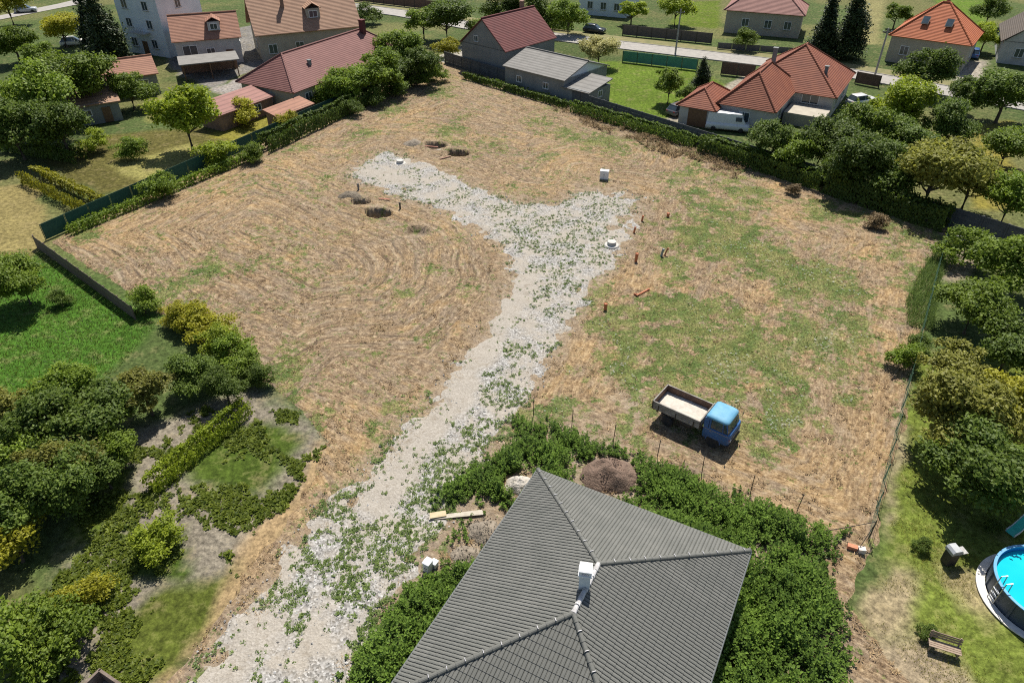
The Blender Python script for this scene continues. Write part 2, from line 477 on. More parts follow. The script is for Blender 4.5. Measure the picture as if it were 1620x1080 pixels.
base = t.mix(t.math('MULTIPLY', soil, 0.8, clamp=True), straw, soilc)
n_g = t.noise(pos, 1.5, 8, 0.80)
n_g2 = t.noise(pos, 0.5, 4, 0.6)
gtint = t.ramp(n_g2, [(0.38, (0.050, 0.100, 0.018)), (0.5, (0.095, 0.130, 0.032)), (0.62, (0.165, 0.170, 0.058))])
gcol = t.mix(1.0, gtint, t.ramp(n_f2, [(0.38, 0.30), (0.5, 0.95), (0.62, 1.8)]), 'MULTIPLY')
gm = t.ramp(t.math('ADD', t.math('MULTIPLY', grn, 0.42), t.math('MULTIPLY', n_g, 1.6)), [(0.925, 0.0), (1.0, 0.85)])
base = t.mix(gm, base, gcol)
base = t.mix(t.math('MULTIPLY', t.attr('track'), t.ramp(n_f, [(0.44, 0.0), (0.56, 0.6)])), base, (0.36, 0.29, 0.20))
t.color(base)
t.rough(0.95, 0, 0.1)
t.bump(t.math('ADD', t.math('MULTIPLY', s1, 0.35), t.math('ADD', n_f, n_f2)), 0.8, 0.09)
M_FIELD = t.m

# ---- gravel
t = NT('crushed_gravel')
pos = t.coord()
vo = t.n('ShaderNodeTexVoronoi'); vo.inputs['Scale'].default_value = 11.0; t.l(pos, vo.inputs['Vector'])
vo2 = t.n('ShaderNodeTexVoronoi'); vo2.inputs['Scale'].default_value = 6.0; t.l(pos, vo2.inputs['Vector'])
sp = t.n('ShaderNodeSeparateColor'); t.l(vo.outputs['Color'], sp.inputs[0])
nn = t.noise(pos, 14, 4, 0.7)
st = t.ramp(sp.outputs[0], [(0.0, (0.10, 0.095, 0.085)), (0.35, (0.235, 0.225, 0.207)), (0.75, (0.325, 0.312, 0.29)), (1.0, (0.48, 0.465, 0.44))])
dust = t.ramp(nn, [(0.3, (0.25, 0.218, 0.175)), (0.7, (0.40, 0.36, 0.30))])
lo = t.noise(pos, 0.45, 5, 0.65)
c = t.mix(t.math('MAXIMUM', t.ramp(lo, [(0.40, 0.0), (0.58, 0.85)]), t.math('MULTIPLY', t.attr('worn'), 0.78)), st, dust)
c = t.mix(t.ramp(t.noise(pos, 1.3, 4), [(0.58, 0.0), (0.72, 0.5)]), c, (0.185, 0.150, 0.105))
t.color(c)
t.rough(0.95, 0, 0.15)
t.bump(t.math('ADD', vo.outputs['Distance'], vo2.outputs['Distance']), 0.45, 0.04)
M_GRAVEL = t.m

# ---- gardens: colour zones are real ground cover (lawn, dry lawn, beds, bare soil)
Z_DEF = np.array([0.062, 0.088, 0.026])
ZONES = [  # (polygon, colour, edge softness)
    ([(-49.9, 56.8), (-42.1, 56.2), (-27.4, 45.2), (-27.9, 38.9), (-36.5, 35.5)], (0.05, 0.118, 0.013), 1.0),
    ([(-58.1, 69.9), (-51, 71.6), (-43.1, 58.6), (-42.6, 55.1), (-49.5, 56.2)], (0.197, 0.1614, 0.0622), 1.0),
    ([(-53.6, 77.8), (-51, 86), (-38.8, 89.5), (-31.9, 82.8), (-38.7, 69.9), (-43.3, 68.4)], (0.0893, 0.0808, 0.0219), 1.5),
    ([(-45.8, 76.5), (-39.2, 83.8), (-35.1, 78.8), (-39.1, 70.8)], (0.2056, 0.1904, 0.0607), 1.0),
    ([(-51.5, 98.4), (-48.7, 107.3), (-42.4, 99.8), (-46.6, 90.7)], (0.1703, 0.1652, 0.0508), 1.0),
    ([(-37.6, 86), (-26.2, 102.7), (-24.5, 98.4), (-31.2, 82.8)], (0.1645, 0.15, 0.0244), 1.0),
    ([(-44.5, 105.7), (-39.4, 113.9), (-33.3, 105.7), (-38.9, 99.8)], (0.247, 0.2254, 0.2037), 0.4),
    ([(-64.3, 136.4), (-48.9, 146.6), (-38.5, 121.3), (-44.5, 105.7), (-53.9, 115.7)], (0.1696, 0.1588, 0.1425), 0.4),
    ([(-25.6, 32), (-17.8, 37.5), (-14.3, 35.5), (-11, 32), (-14.7, 19.8), (-16, 16.4), (-21.1, 16.4), (-23.2, 22.7)], (0.1934, 0.169, 0.1284), 1.4),
    ([(-20.1, 30.9), (-15.6, 34.3), (-12.6, 32), (-14.9, 27.8), (-18.7, 28.3)], (0.0576, 0.089, 0.0126), 1.0),
    ([(-21.2, 25.5), (-18.1, 25.5), (-16.4, 21.9), (-19.3, 21.9)], (0.0508, 0.0836, 0.0112), 0.8),
    ([(-25.6, 28.8), (-23.1, 29.8), (-21.1, 24.7), (-23.2, 23.5)], (0.0748, 0.1051, 0.0152), 0.8),
    ([(-11.8, 32), (-10.4, 30.9), (-14.4, 19.1), (-15.2, 16.5), (-16.4, 16.5), (-14.7, 22.7)], (0.2759, 0.1947, 0.1027), 0.7),
    ([(-17.8, 21.5), (-14.5, 23.1), (-15.2, 17.3), (-16.9, 16.5), (-19.3, 19.1)], (0.0726, 0.0898, 0.015), 0.8),
    ([(19.6, 23.9), (29.9, 41.1), (41.8, 41.1), (25.4, 16.1), (14.8, 16.1)], (0.118, 0.15, 0.026), 1.2),
    ([(19.3, 23.1), (20.6, 22.7), (19.3, 19.1), (16.6, 17.9), (17.2, 20.5)], (0.2547, 0.206, 0.1221), 1.0),
    ([(15.5, 18), (19.7, 18.8), (20.9, 16.1), (14.5, 16.1)], (0.2418, 0.1931, 0.1255), 0.8),
    ([(22.5, 22.7), (24.3, 22.3), (23, 19.5), (21.7, 20.5)], (0.2551, 0.2118, 0.109), 1.0),
    ([(27.1, 38.9), (27.9, 38.9), (21.8, 26.9), (20.1, 24.7)], (0.2431, 0.2052, 0.1186), 0.5),
    ([(39.2, 56.2), (43.3, 57.4), (39.5, 51.8), (36, 50.8)], (0.2684, 0.2197, 0.1602), 0.8),
    ([(42.6, 62.3), (48.3, 58), (46.9, 55.6), (41.2, 59.6)], (0.197, 0.1916, 0.1862), 0.4),
    ([(13.5, 121.3), (29.3, 117.5), (31.5, 105.7), (26.2, 98.4), (19, 91.9), (11.9, 99.8)], (0.088, 0.135, 0.014), 1.0),
    ([(23.3, 97), (36, 112.2), (35.7, 105.7), (27.5, 89.5), (19.8, 91.9)], (0.272, 0.2449, 0.1962), 0.5),
    ([(93.8, 171.3), (106.4, 171.3), (88.8, 141.3), (71.9, 115.7), (79.2, 136.4)], (0.085, 0.14, 0.014), 1.5),
    ([(37.1, 167.8), (46.2, 171.3), (39.7, 143.9), (30.5, 146.6)], (0.0854, 0.1225, 0.0108), 1.5),
    ([(73.8, 121.3), (77.9, 121.3), (65.4, 99.8), (62.4, 102.7)], (0.2975, 0.2651, 0.2164), 0.5),
    ([(77, 171.3), (82.6, 171.3), (64.7, 131.8), (61.3, 131.8)], (0.1932, 0.177, 0.0742), 1.5),
    ([(59, 89.5), (65.3, 91.9), (50.1, 65.3), (46.3, 65.3)], (0.1832, 0.1562, 0.0309), 1.5),
    ([(-12.6, 123.3), (-8.4, 131.8), (-7.1, 117.5), (-11.1, 117.5)], (0.3257, 0.3041, 0.2608), 0.4),
]
def a_gcol(x, y):
    wx, wy = warp(x, y, 0.9, 0.4, 60)
    c = np.tile(Z_DEF, (len(x), 1)) * (0.7 + 0.6 * fbm(x, y, 0.09, 3, 70))[:, None]
    dry = sstep(0.52, 0.68, fbm(x, y, 0.07, 4, 71))[:, None]
    c = c * (1 - 0.5 * dry) + np.array([0.17, 0.15, 0.06]) * 0.5 * dry
    for poly, zc, sft in ZONES:
        k = sstep(sft * 0.5, -sft * 0.5, sdf(wx, wy, poly))[:, None]
        v = (0.78 + 0.44 * fbm(x, y, 0.35, 3, 72))[:, None]
        c = c * (1 - k) + np.array(zc) * v * k
    return c
def ground_h(x, y):
    z = (fbm(x, y, 0.3, 3, 90) - 0.5) * 0.06 - 0.02
    return z - 0.15 * sstep(-0.5, -2.0, sdf(x, y, FIELD)) - np.max([3.4 * (np.hypot(x - p[0], y - p[1]) < 3.6) for p in PITS], 0)
t = NT('garden_ground')
pos = t.coord()
gc = t.attr('gcol', 'Color')
n1 = t.noise(pos, 2.4, 8, 0.80)
n2 = t.noise(pos, 0.7, 4, 0.6)
c = t.mix(1.0, gc, t.ramp(n1, [(0.36, 0.40), (0.5, 0.95), (0.64, 1.7)]), 'MULTIPLY')
c = t.mix(t.ramp(t.math('ADD', t.math('MULTIPLY', n1, 0.5), t.math('MULTIPLY', n2, 0.5)), [(0.52, 0.0), (0.62, 0.5)]), c, (0.21, 0.165, 0.085))
t.color(c); t.rough(0.95, 0, 0.1); t.bump(n1, 0.8, 0.08)
gx = np.concatenate([[-600, -400, -260, -180, -140], np.arange(-115, -60, 1.2), np.arange(-60, 60, 0.6), np.arange(60, 115, 1.2), [140, 180, 260, 400, 600]])
gy = np.concatenate([[-200, -80, -30, -10], np.arange(2, 110, 0.6), np.arange(110, 185, 1.0), [200, 240, 300, 420, 650]])
tag(grid_sheet('ground', gx, gy, None, ground_h, t.m, {'gcol': a_gcol}), kind='structure')

tag(grid_sheet('field', np.arange(-44, 43.5, 0.26), np.arange(5, 121, 0.26), lambda x, y: in_field(x, y) < 0.3, field_h, M_FIELD,
               {'mow': a_mow, 'green': a_green, 'soil': a_soil, 'lined': a_lined, 'track': a_track, 'gold': a_gold}), kind='structure')
tag(grid_sheet('gravel_road', np.arange(-20, 17, 0.2), np.arange(5, 82, 0.2), lambda x, y: road_d(x, y) < 0.6,
               lambda x, y: field_h(x, y) - 0.055 + 0.11 * sstep(0.6, -0.9, road_d(x, y)) + 0.07 * (fbm(x, y, 2.6, 3, 27) - 0.5), M_GRAVEL, {'worn': a_worn}), kind='structure')

# ---- village street with verge strips and kerbs
STREET = [(-60, 178), (-36.5, 165.5), (-21.8, 156.5), (-7.8, 145.5), (18, 131.5), (29, 126), (40.3, 120.3), (52.5, 113.2), (58.5, 108.5), (66, 101.5), (90, 82), (120, 60)]
def ribbon(path, half, z):
    p = [Vector((a, b, 0)) for a, b in path]
    L, Rr = [], []
    for i in range(len(p)):
        d = (p[min(i + 1, len(p) - 1)] - p[max(i - 1, 0)]).normalized()
        n = Vector((-d.y, d.x, 0))
        L.append(p[i] + n * half[0] + Vector((0, 0, z))); Rr.append(p[i] + n * half[1] + Vector((0, 0, z)))
    return L, Rr
def strip(name, path, half, z, mat, th=0.0):
    L, Rr = ribbon(path, half, z)
    m = MB()
    for i in range(len(L) - 1):
        if th: m.slab([Rr[i], Rr[i + 1], L[i + 1], L[i]], th)
        else: m.face([Rr[i], Rr[i + 1], L[i + 1], L[i]])
    return tag(m.build(name, mat), kind='structure')
M_ASPH = plain('old_asphalt', (0.25, 0.235, 0.21), (0.33, 0.305, 0.27), 1.2, 0.9, bump=0.3)
M_VERGE = plain('dry_verge_grass', (0.13, 0.135, 0.045), (0.21, 0.18, 0.075), 0.8, 0.95, bump=0.6, bdist=0.05)
M_CONC = plain('concrete', (0.34, 0.32, 0.29), (0.24, 0.23, 0.21), 2.0, 0.85, bump=0.3)
strip('verge', STREET, (6.0, 2.6), 0.035, M_VERGE)
strip('street', STREET, (2.5, -2.5), 0.06, M_ASPH)
strip('kerb', STREET, (2.65, 2.5), 0.13, M_CONC, 0.14)
strip('kerb', STREET, (-2.5, -2.65), 0.13, M_CONC, 0.14)
strip('side_street', [(-140, 140), (-103, 152.5), (-96, 166), (-90, 185)], (2.2, -2.2), 0.05, M_ASPH)

# ------------------------------------------------------------------ new bungalow with concrete tile hip roof (foreground)
HU = Vector((0.884, -0.468, 0)); HW = Vector((-0.468, -0.884, 0))      # along the short eave, and down the long side
HC = Vector((1.4, 26.8, 0))                                           # far left eave corner
HWID, HLEN, EAVE, RISE = 11.3, 14.0, 3.0, 2.15
house = tag(empty('bungalow', (0, 0, 0)), 'new bungalow with dark grey tiled hip roof and white chimney', 'house')
def hp(a, b, z): return HC + HU * a + HW * b + Vector((0, 0, z))
ht = HWID / 2
t = NT('grey_concrete_tile')
pos = t.coord()
oi = t.n('ShaderNodeObjectInfo')
tn = t.noise(pos, 1.1, 4, 0.6)
tf = t.noise(pos, 22, 4, 0.7)
t.color(t.mix(t.ramp(tf, [(0.3, 0.0), (0.7, 1.0)]), t.ramp(tn, [(0.3, (0.092, 0.094, 0.082)), (0.7, (0.128, 0.128, 0.112))]), t.ramp(tn, [(0.3, (0.130, 0.130, 0.114)), (0.7, (0.165, 0.162, 0.144))])))
t.rough(0.5, 0, 0.45); t.bump(tf, 0.15, 0.01)
M_TILE = t.m
M_PLASTER = plain('white_render', (0.74, 0.72, 0.68), (0.64, 0.62, 0.58), 1.5, 0.9, bump=0.2)
M_WHITE = plain('white_paint', (0.80, 0.80, 0.79), (0.70, 0.70, 0.70), 4.0, 0.55)
M_GUTTER = plain('grey_gutter_metal', (0.20, 0.21, 0.20), (0.26, 0.26, 0.25), 4.0, 0.4, 0.6)
M_GLASS = glass_mat('window_glass', (0.035, 0.05, 0.06))
M_FRAME = plain('white_window_frame', (0.72, 0.72, 0.70), (0.62, 0.62, 0.60), 6.0, 0.5)
M_DARK = plain('dark_steel', (0.045, 0.045, 0.045), (0.075, 0.065, 0.055), 12.0, 0.6, 0.5)
M_ZINC = plain('zinc_flashing', (0.62, 0.60, 0.60), (0.46, 0.45, 0.45), 6.0, 0.45, 0.5)

inset = 0.7
m = MB()
cs = [hp(inset, inset, 0), hp(HWID - inset, inset, 0), hp(HWID - inset, HLEN - inset, 0), hp(inset, HLEN - inset, 0)]
for i in range(4):
    a, b = cs[i], cs[(i + 1) % 4]
    d = (b - a); mid = (a + b) / 2
    m.box((mid.x, mid.y, 1.42), (d.length + 0.3, 0.3, 2.84), math.atan2(d.y, d.x))
wall = m.build('wall', M_PLASTER, house)
m = MB().box(tuple(hp(HWID / 2, HLEN / 2, 2.88)), (HWID - 0.1, HLEN - 0.1, 0.06), math.atan2(HU.y, HU.x))
m.build('soffit', M_WHITE, house)
roof_mb = MB()
E0, E1, E2, E3 = hp(0, 0, EAVE), hp(HWID, 0, EAVE), hp(HWID, HLEN, EAVE), hp(0, HLEN, EAVE)
R1, R2 = hp(ht, ht, EAVE + RISE), hp(ht, HLEN - ht, EAVE + RISE)
SL = [(E1, E0, [R1]), (E0, E3, [R2, R1]), (E3, E2, [R2]), (E2, E1, [R1, R2])]
for a, b, top in SL:
    roof_mb.face([p - Vector((0, 0, 0.06)) for p in [a, b] + top])
roof = roof_mb.build('roof', M_DARK, house)

# one double-roll tile, shared by all copies
TW, TL = 0.34, 0.37
prof = []
for w in range(2):
    o = w * 0.17
    prof += [(o, 0.0), (o + 0.010, 0.0), (o + 0.032, 0.034), (o + 0.088, 0.046), (o + 0.145, 0.034), (o + 0.164, 0.0)]
prof.append((0.334, 0.0))
def tile_arrays():
    v = []
    for (x, z) in prof: v.append((x, -0.025, z + 0.022))      # lower edge, proud of the course below
    for (x, z) in prof: v.append((x, TL, z + 0.0))            # upper edge
    for (x, z) in prof: v.append((x, -0.025, -0.005))         # front lip foot
    n = len(prof); f = []
    for i in range(n - 1):
        f.append((i, i + 1, n + i + 1, n + i)); f.append((2 * n + i, 2 * n + i + 1, i + 1, i))
    return np.array(v), np.array(f)
TV, TF = tile_arrays()
tile_me = mesh_np('tile', TV, TF, M_TILE)
camv = Vector((0, 0, 31)); cfw = Vector((0, math.cos(R(36)), -math.sin(R(36))))
cand = []; rest_v, rest_f, nv = [], [], 0
for si, (a, b, top) in enumerate(SL):
    ex = (b - a).normalized()
    mid = top[0]
    up = (mid - a) - ex * (mid - a).dot(ex)
    slen = up.length; up.normalize()
    nrm = ex.cross(up)
    if nrm.z < 0: nrm = -nrm
    L = (b - a).length
    axx = ex; rot = Matrix((ex, up, ex.cross(up))).transposed()
    if ex.cross(up).z < 0:                    # keep the right-handed frame with the normal upwards
        axx = -ex; rot = Matrix((-ex, up, (-ex).cross(up))).transposed(); a0 = b
    else: a0 = a
    run = ht
    ncol = int(L / TW) + 2; nrow = int(slen / TL) + 1
    for r in range(nrow):
        for c in range(-1, ncol):
            x0, y0 = c * TW, r * TL + 0.02
            # slope outline in (x, y): left and right hips rise 1:1 in plan
            k = ht / slen
            xl0, xl1 = y0 * k, (y0 + TL) * k
            lo, hi = xl1 + 0.02, L - xl1 - 0.02
            ctr = a0 + axx * (x0 + TW / 2) + up * (y0 + TL / 2)
            base = a0 + axx * x0 + up * y0
            if x0 >= lo and x0 + TW <= hi and y0 + TL < slen:
                d = (ctr - camv).dot(cfw)
                p = ctr - camv
                sx = p.x / d * 1120; sy = (p.y * math.sin(R(36)) + p.z * math.cos(R(36))) / d * 1120
                vis = abs(sx) < 806 and abs(sy) < 536
                size = (camv - ctr).normalized().dot(nrm) / (d * d)
                cand.append((size if vis else 0.0, base, rot))
            elif x0 + TW > xl0 + 0.01 and x0 < L - xl0 - 0.01 and y0 + 0.05 < slen:
                V = TV.copy()
                yy = np.minimum(V[:, 1], slen - y0)
                V[:, 1] = yy
                lim_l = (y0 + yy) * k - x0 ; lim_r = L - (y0 + yy) * k - x0
                V[:, 0] = np.clip(V[:, 0], np.minimum(lim_l, lim_r), lim_r)
                W = np.array(base)[None] + V @ np.array(rot).T
                rest_v.append(W); rest_f.append(TF + nv); nv += len(W)
cand.sort(key=lambda q: -q[0])
for sz, base, rot in cand[:300]:
    o = bpy.data.objects.new('tile', tile_me)
    o.matrix_local = Matrix.Translation(base) @ rot.to_4x4()
    link(o, roof)
for sz, base, rot in cand[300:]:
    W = np.array(base)[None] + TV @ np.array(rot).T
    rest_v.append(W); rest_f.append(TF + nv); nv += len(W)
o = obj('tile_field', mesh_np('tile_field', np.concatenate(rest_v), np.concatenate(rest_f), M_TILE), roof)
o['kind'] = 'stuff'

def ridge_run(p, q, mat, step=0.38, rad=0.10, name='ridge_tile'):
    d = (q - p); n = max(1, int(d.length / step)); u = d.normalized()
    quat = u.to_track_quat('X', 'Z')
    mm = MB()
    seg = 7; rings = []
    for s_, rr in ((0.0, rad * 1.12), (0.05, rad * 1.12), (0.06, rad), (step + 0.03, rad * 0.93)):
        rings.append([mm.bm.verts.new((s_, math.cos(math.pi * k / (seg - 1)) * rr * 1.15, math.sin(math.pi * k / (seg - 1)) * rr - 0.03)) for k in range(seg)])
    for a_, b_ in zip(rings, rings[1:]):
        for k in range(seg - 1): mm.bm.faces.new((a_[k], a_[k + 1], b_[k + 1], b_[k]))
    mm.bm.faces.new(rings[0])
    me = mm.mesh(name); me.materials.append(mat)
    cm = MB().box((0, 0, rad + 0.0), (0.025, 0.16, 0.03)).mesh('ridge_clip'); cm.materials.append(M_ZINC)
    for i in range(n):
        o = bpy.data.objects.new(name, me)
        o.matrix_local = Matrix.Translation(p + u * (i * d.length / n) + Vector((0, 0, 0.075))) @ quat.to_matrix().to_4x4()
        link(o, roof)
        if i % 2 == 1:
            c = bpy.data.objects.new('ridge_clip', cm)
            c.matrix_local = Matrix.Translation(p + u * (i * d.length / n + 0.03) + Vector((0, 0, 0.075))) @ quat.to_matrix().to_4x4()
            link(c, roof)
for p, q in ((E0, R1), (E1, R1), (E2, R2), (E3, R2)):
    ridge_run(p, q, M_TILE)
M_RIDGE = plain('mortar_dusted_ridge', (0.30, 0.29, 0.28), (0.58, 0.56, 0.55), 3.0, 0.8)
ridge_run(R2, R1, M_RIDGE)
for a, b in ((E0, E1), (E1, E2), (E2, E3), (E3, E0)):
    n = (b - a).cross(Vector((0, 0, 1))).normalized()
    cen = (hp(ht, HLEN / 2, EAVE))
    if n.dot((a + b) / 2 - cen) < 0: n = -n
    g = MB()
    off = n * 0.05 + Vector((0, 0, -0.07))
    g.tube([a + off, b + off], 0.06, 8)
    g.build('gutter', M_GUTTER, house)
# chimney, just left of the ridge
ch_b = Vector((3.05, 18.15, 0))
yaw = math.atan2(HU.y, HU.x) + 0.32
ch = MB().box((ch_b.x, ch_b.y, 5.35), (0.46, 0.46, 1.3), yaw, 0.01).build('chimney', plain('chimney_render', (0.66, 0.70, 0.72), (0.58, 0.62, 0.66), 5.0, 0.85), house)
MB().box((ch_b.x, ch_b.y, 6.03), (0.58, 0.58, 0.08), yaw, 0.015).build('chimney_slab', M_WHITE, ch)
mm = MB()
for sx in (-0.19, 0.19):
    v = Matrix.Rotation(yaw, 3, 'Z') @ Vector((sx, 0, 0))
    mm.box((ch_b.x + v.x, ch_b.y + v.y, 6.15), (0.09, 0.5, 0.2), yaw)
mm.build('cowl_support', M_WHITE, ch)
MB().box((ch_b.x, ch_b.y, 6.285), (0.54, 0.54, 0.07), yaw, 0.02).build('cowl_cover', M_WHITE, ch)
MB().box((ch_b.x, ch_b.y, 4.86), (0.62, 0.62, 0.16), yaw, 0.02).build('flashing', M_ZINC, ch)
# windows and a door of the bungalow
def wall_opening(parent, p, ang, w, h, z, mat=None, name='window'):
    fr = MB()
    rot = Matrix.Rotation(ang, 3, 'Z')
    def q(x, y, zz): v = rot @ Vector((x, y, 0)); return (p.x + v.x, p.y + v.y, zz)
    for sx in (-1, 1): fr.box(q(sx * (w / 2 - 0.04), 0, z + h / 2), (0.08, 0.1, h), ang)
    for sz in (0.04, h - 0.04): fr.box(q(0, 0, z + sz), (w - 0.16, 0.1, 0.08), ang)
    fr.box(q(0, 0, z + h / 2), (0.06, 0.09, h - 0.16), ang)
    f = fr.build(name, M_FRAME, parent)
    MB().box(q(0, 0, z + h / 2), (w - 0.12, 0.03, h - 0.12), ang).build('pane', mat or M_GLASS, f)
    MB().box(q(0, 0, z - 0.03), (w + 0.1, 0.3, 0.05), ang).build('sill', M_CONC, f)
    return f
aU, aW = math.atan2(HU.y, HU.x), math.atan2(HW.y, HW.x)
for a in (2.5, 5.6, 8.6): wall_opening(house, hp(a, inset - 0.16, 0), aU, 1.5, 1.3, 0.95)
for b in (3, 7, 11): wall_opening(house, hp(inset - 0.16, b, 0), aW, 1.5, 1.3, 0.95); wall_opening(house, hp(HWID - inset + 0.16, b, 0), aW, 1.5, 1.3, 0.95)

# ------------------------------------------------------------------ old blue flatbed truck
def wheel(parent, c, r, w, mt, mr, sides=18):
    e = MB().lathe([(r * 0.55, -w / 2), (r * 0.93, -w / 2), (r, -w * 0.32), (r, w * 0.32), (r * 0.93, w / 2), (r * 0.55, w / 2)], sides, c, 'Y').build('wheel', mt, parent, True)
    MB().lathe([(0.001, -w * 0.28), (r * 0.3, -w * 0.3), (r * 0.56, -w * 0.42), (r * 0.56, w * 0.42), (r * 0.3, w * 0.3), (0.001, w * 0.28)], sides, c, 'Y').build('rim', mr, e, True)
    return e
t = NT('shade_darkened_truck_blue')
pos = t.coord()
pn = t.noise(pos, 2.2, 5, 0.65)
c = t.ramp(pn, [(0.3, (0.022, 0.095, 0.27)), (0.7, (0.045, 0.155, 0.36))])  # body blue set darker to carry the shade on its near side
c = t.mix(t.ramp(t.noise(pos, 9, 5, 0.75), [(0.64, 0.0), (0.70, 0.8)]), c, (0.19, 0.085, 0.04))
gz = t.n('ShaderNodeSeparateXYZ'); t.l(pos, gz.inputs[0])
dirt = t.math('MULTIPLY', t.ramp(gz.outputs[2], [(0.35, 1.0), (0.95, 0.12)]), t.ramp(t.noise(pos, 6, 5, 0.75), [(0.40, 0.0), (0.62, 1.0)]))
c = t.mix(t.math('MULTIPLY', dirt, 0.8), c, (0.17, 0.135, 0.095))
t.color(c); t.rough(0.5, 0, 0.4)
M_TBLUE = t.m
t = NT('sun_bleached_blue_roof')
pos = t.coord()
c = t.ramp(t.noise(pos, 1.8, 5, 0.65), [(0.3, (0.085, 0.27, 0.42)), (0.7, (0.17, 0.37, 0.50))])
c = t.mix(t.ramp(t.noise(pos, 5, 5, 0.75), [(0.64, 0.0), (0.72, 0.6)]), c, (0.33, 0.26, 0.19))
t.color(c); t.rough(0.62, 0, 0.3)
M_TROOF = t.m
M_TYRE = plain('tyre_rubber', (0.02, 0.02, 0.02), (0.045, 0.042, 0.04), 8, 0.9)
M_RIM = plain('grey_rim', (0.16, 0.16, 0.16), (0.09, 0.075, 0.06), 10, 0.6, 0.4)
M_BOARD = plain('weathered_side_board', (0.30, 0.285, 0.26), (0.17, 0.15, 0.13), 3.5, 0.85, bump=0.3)
M_INNER = plain('rusty_brown_board', (0.16, 0.095, 0.065), (0.085, 0.055, 0.042), 4, 0.9)
M_SAND = plain('pale_sand', (0.56, 0.52, 0.45), (0.44, 0.40, 0.34), 3, 0.95, bump=0.6, bscale=14, bdist=0.05)
M_CHROME = plain('dull_steel', (0.42, 0.42, 0.42), (0.3, 0.29, 0.28), 8, 0.4, 0.8)
M_LENS = plain('lamp_glass', (0.70, 0.70, 0.66), (0.6, 0.6, 0.56), 8, 0.15)
M_RED = plain('red_lens', (0.35, 0.02, 0.015), (0.25, 0.015, 0.01), 8, 0.2)
TG = glass_mat('cab_glass', (0.05, 0.065, 0.07), 0.06)
truck = tag(empty('truck', (11.62, 33.2, 0.06), R(-37.4)), 'old blue flatbed truck with grey sideboards and pale sand in its bed', 'truck')
# x forward; bed from -2.62 to 0.62, cab from 0.78 to 2.5
fr = MB()
for s in (-1, 1): fr.box((-0.1, s * 0.38, 0.68), (4.7, 0.09, 0.18))
for x in (-2.2, -1.2, -0.2, 0.7): fr.box((x, 0, 0.68), (0.09, 0.67, 0.12))
fr.box((-1.55, 0, 0.42), (0.14, 1.5, 0.14)); fr.box((1.55, 0, 0.42), (0.12, 1.5, 0.12))
fr.build('chassis', M_DARK, truck)
bx0, bx1, bw = -2.62, 0.62, 1.0
fl = MB()
for k in range(8):
    y = -bw + 0.03 + (k + 0.5) * (2 * bw - 0.06) / 8
    fl.box(((bx0 + bx1) / 2, y, 0.99), (bx1 - bx0 - 0.06, (2 * bw - 0.06) / 8 - 0.012, 0.05))
fl.build('bed_floor', M_BOARD, truck)
for x in (-2.3, -1.5, -0.7, 0.1): MB().box((x, 0, 0.90), (0.1, 1.9, 0.12)).build('bed_crossmember', M_DARK, truck)
# load of sand: a shallow uneven sheet
nx_, ny_ = 34, 20
xs = np.linspace(bx0 + 0.05, bx1 - 0.05, nx_); ys = np.linspace(-bw + 0.05, bw - 0.05, ny_)
X, Y = np.meshgrid(xs, ys)
Z = 1.05 + 0.10 * fbm(X, Y, 1.4, 3, 4) + 0.04 * fbm(X, Y, 6, 2, 5)
ii = np.arange(nx_ * ny_).reshape(ny_, nx_)
ff = np.stack([ii[:-1, :-1], ii[:-1, 1:], ii[1:, 1:], ii[1:, :-1]], -1).reshape(-1, 4)
o = obj('sand_load', mesh_np('sand_load', np.stack([X.ravel(), Y.ravel(), Z.ravel()], 1), ff, M_SAND, None, True), truck)
for s in (-1, 1):
    sb = MB()
    for k in range(3): sb.box(((bx0 + bx1) / 2, s * bw, 1.03 + 0.19 * k + 0.095), (bx1 - bx0, 0.045, 0.18), 0, 0.008)
    b = sb.build('sideboard', M_BOARD, truck)
    MB().box(((bx0 + bx1) / 2, s * (bw - 0.031), 1.32), (bx1 - bx0 - 0.08, 0.012, 0.54)).build('inner_face', M_INNER, b)
    MB().box(((bx0 + bx1) / 2, s * bw, 1.61), (bx1 - bx0 + 0.02, 0.07, 0.035)).build('top_rail', M_BOARD, b)
    for x in (-2.2, -1.0, 0.2): MB().box((x, s * (bw + 0.032), 1.16), (0.07, 0.02, 0.5)).build('hinge_strap', M_DARK, b)
for x, nm, h in ((bx0, 'tailgate', 0.57), (bx1, 'headboard', 0.72)):
    sb = MB()
    for k in range(3): sb.box((x, 0, 1.03 + h / 3 * (k + 0.5)), (0.045, 2 * bw - 0.05, h / 3 - 0.01), 0, 0.008)
    b = sb.build(nm, M_BOARD, truck)
    MB().box((x + (0.031 if x < 0 else -0.031), 0, 1.03 + h / 2), (0.012, 2 * bw - 0.12, h - 0.04)).build('inner_face', M_INNER, b)
    MB().box((x, 0, 1.045 + h), (0.07, 2 * bw + 0.04, 0.035)).build('top_rail', M_BOARD, b)
for sx, sy in ((bx0, 1), (bx0, -1), (bx1, 1), (bx1, -1)): MB().box((sx, sy * (bw + 0.005), 1.33), (0.075, 0.075, 0.64)).build('corner_post', M_DARK, truck)
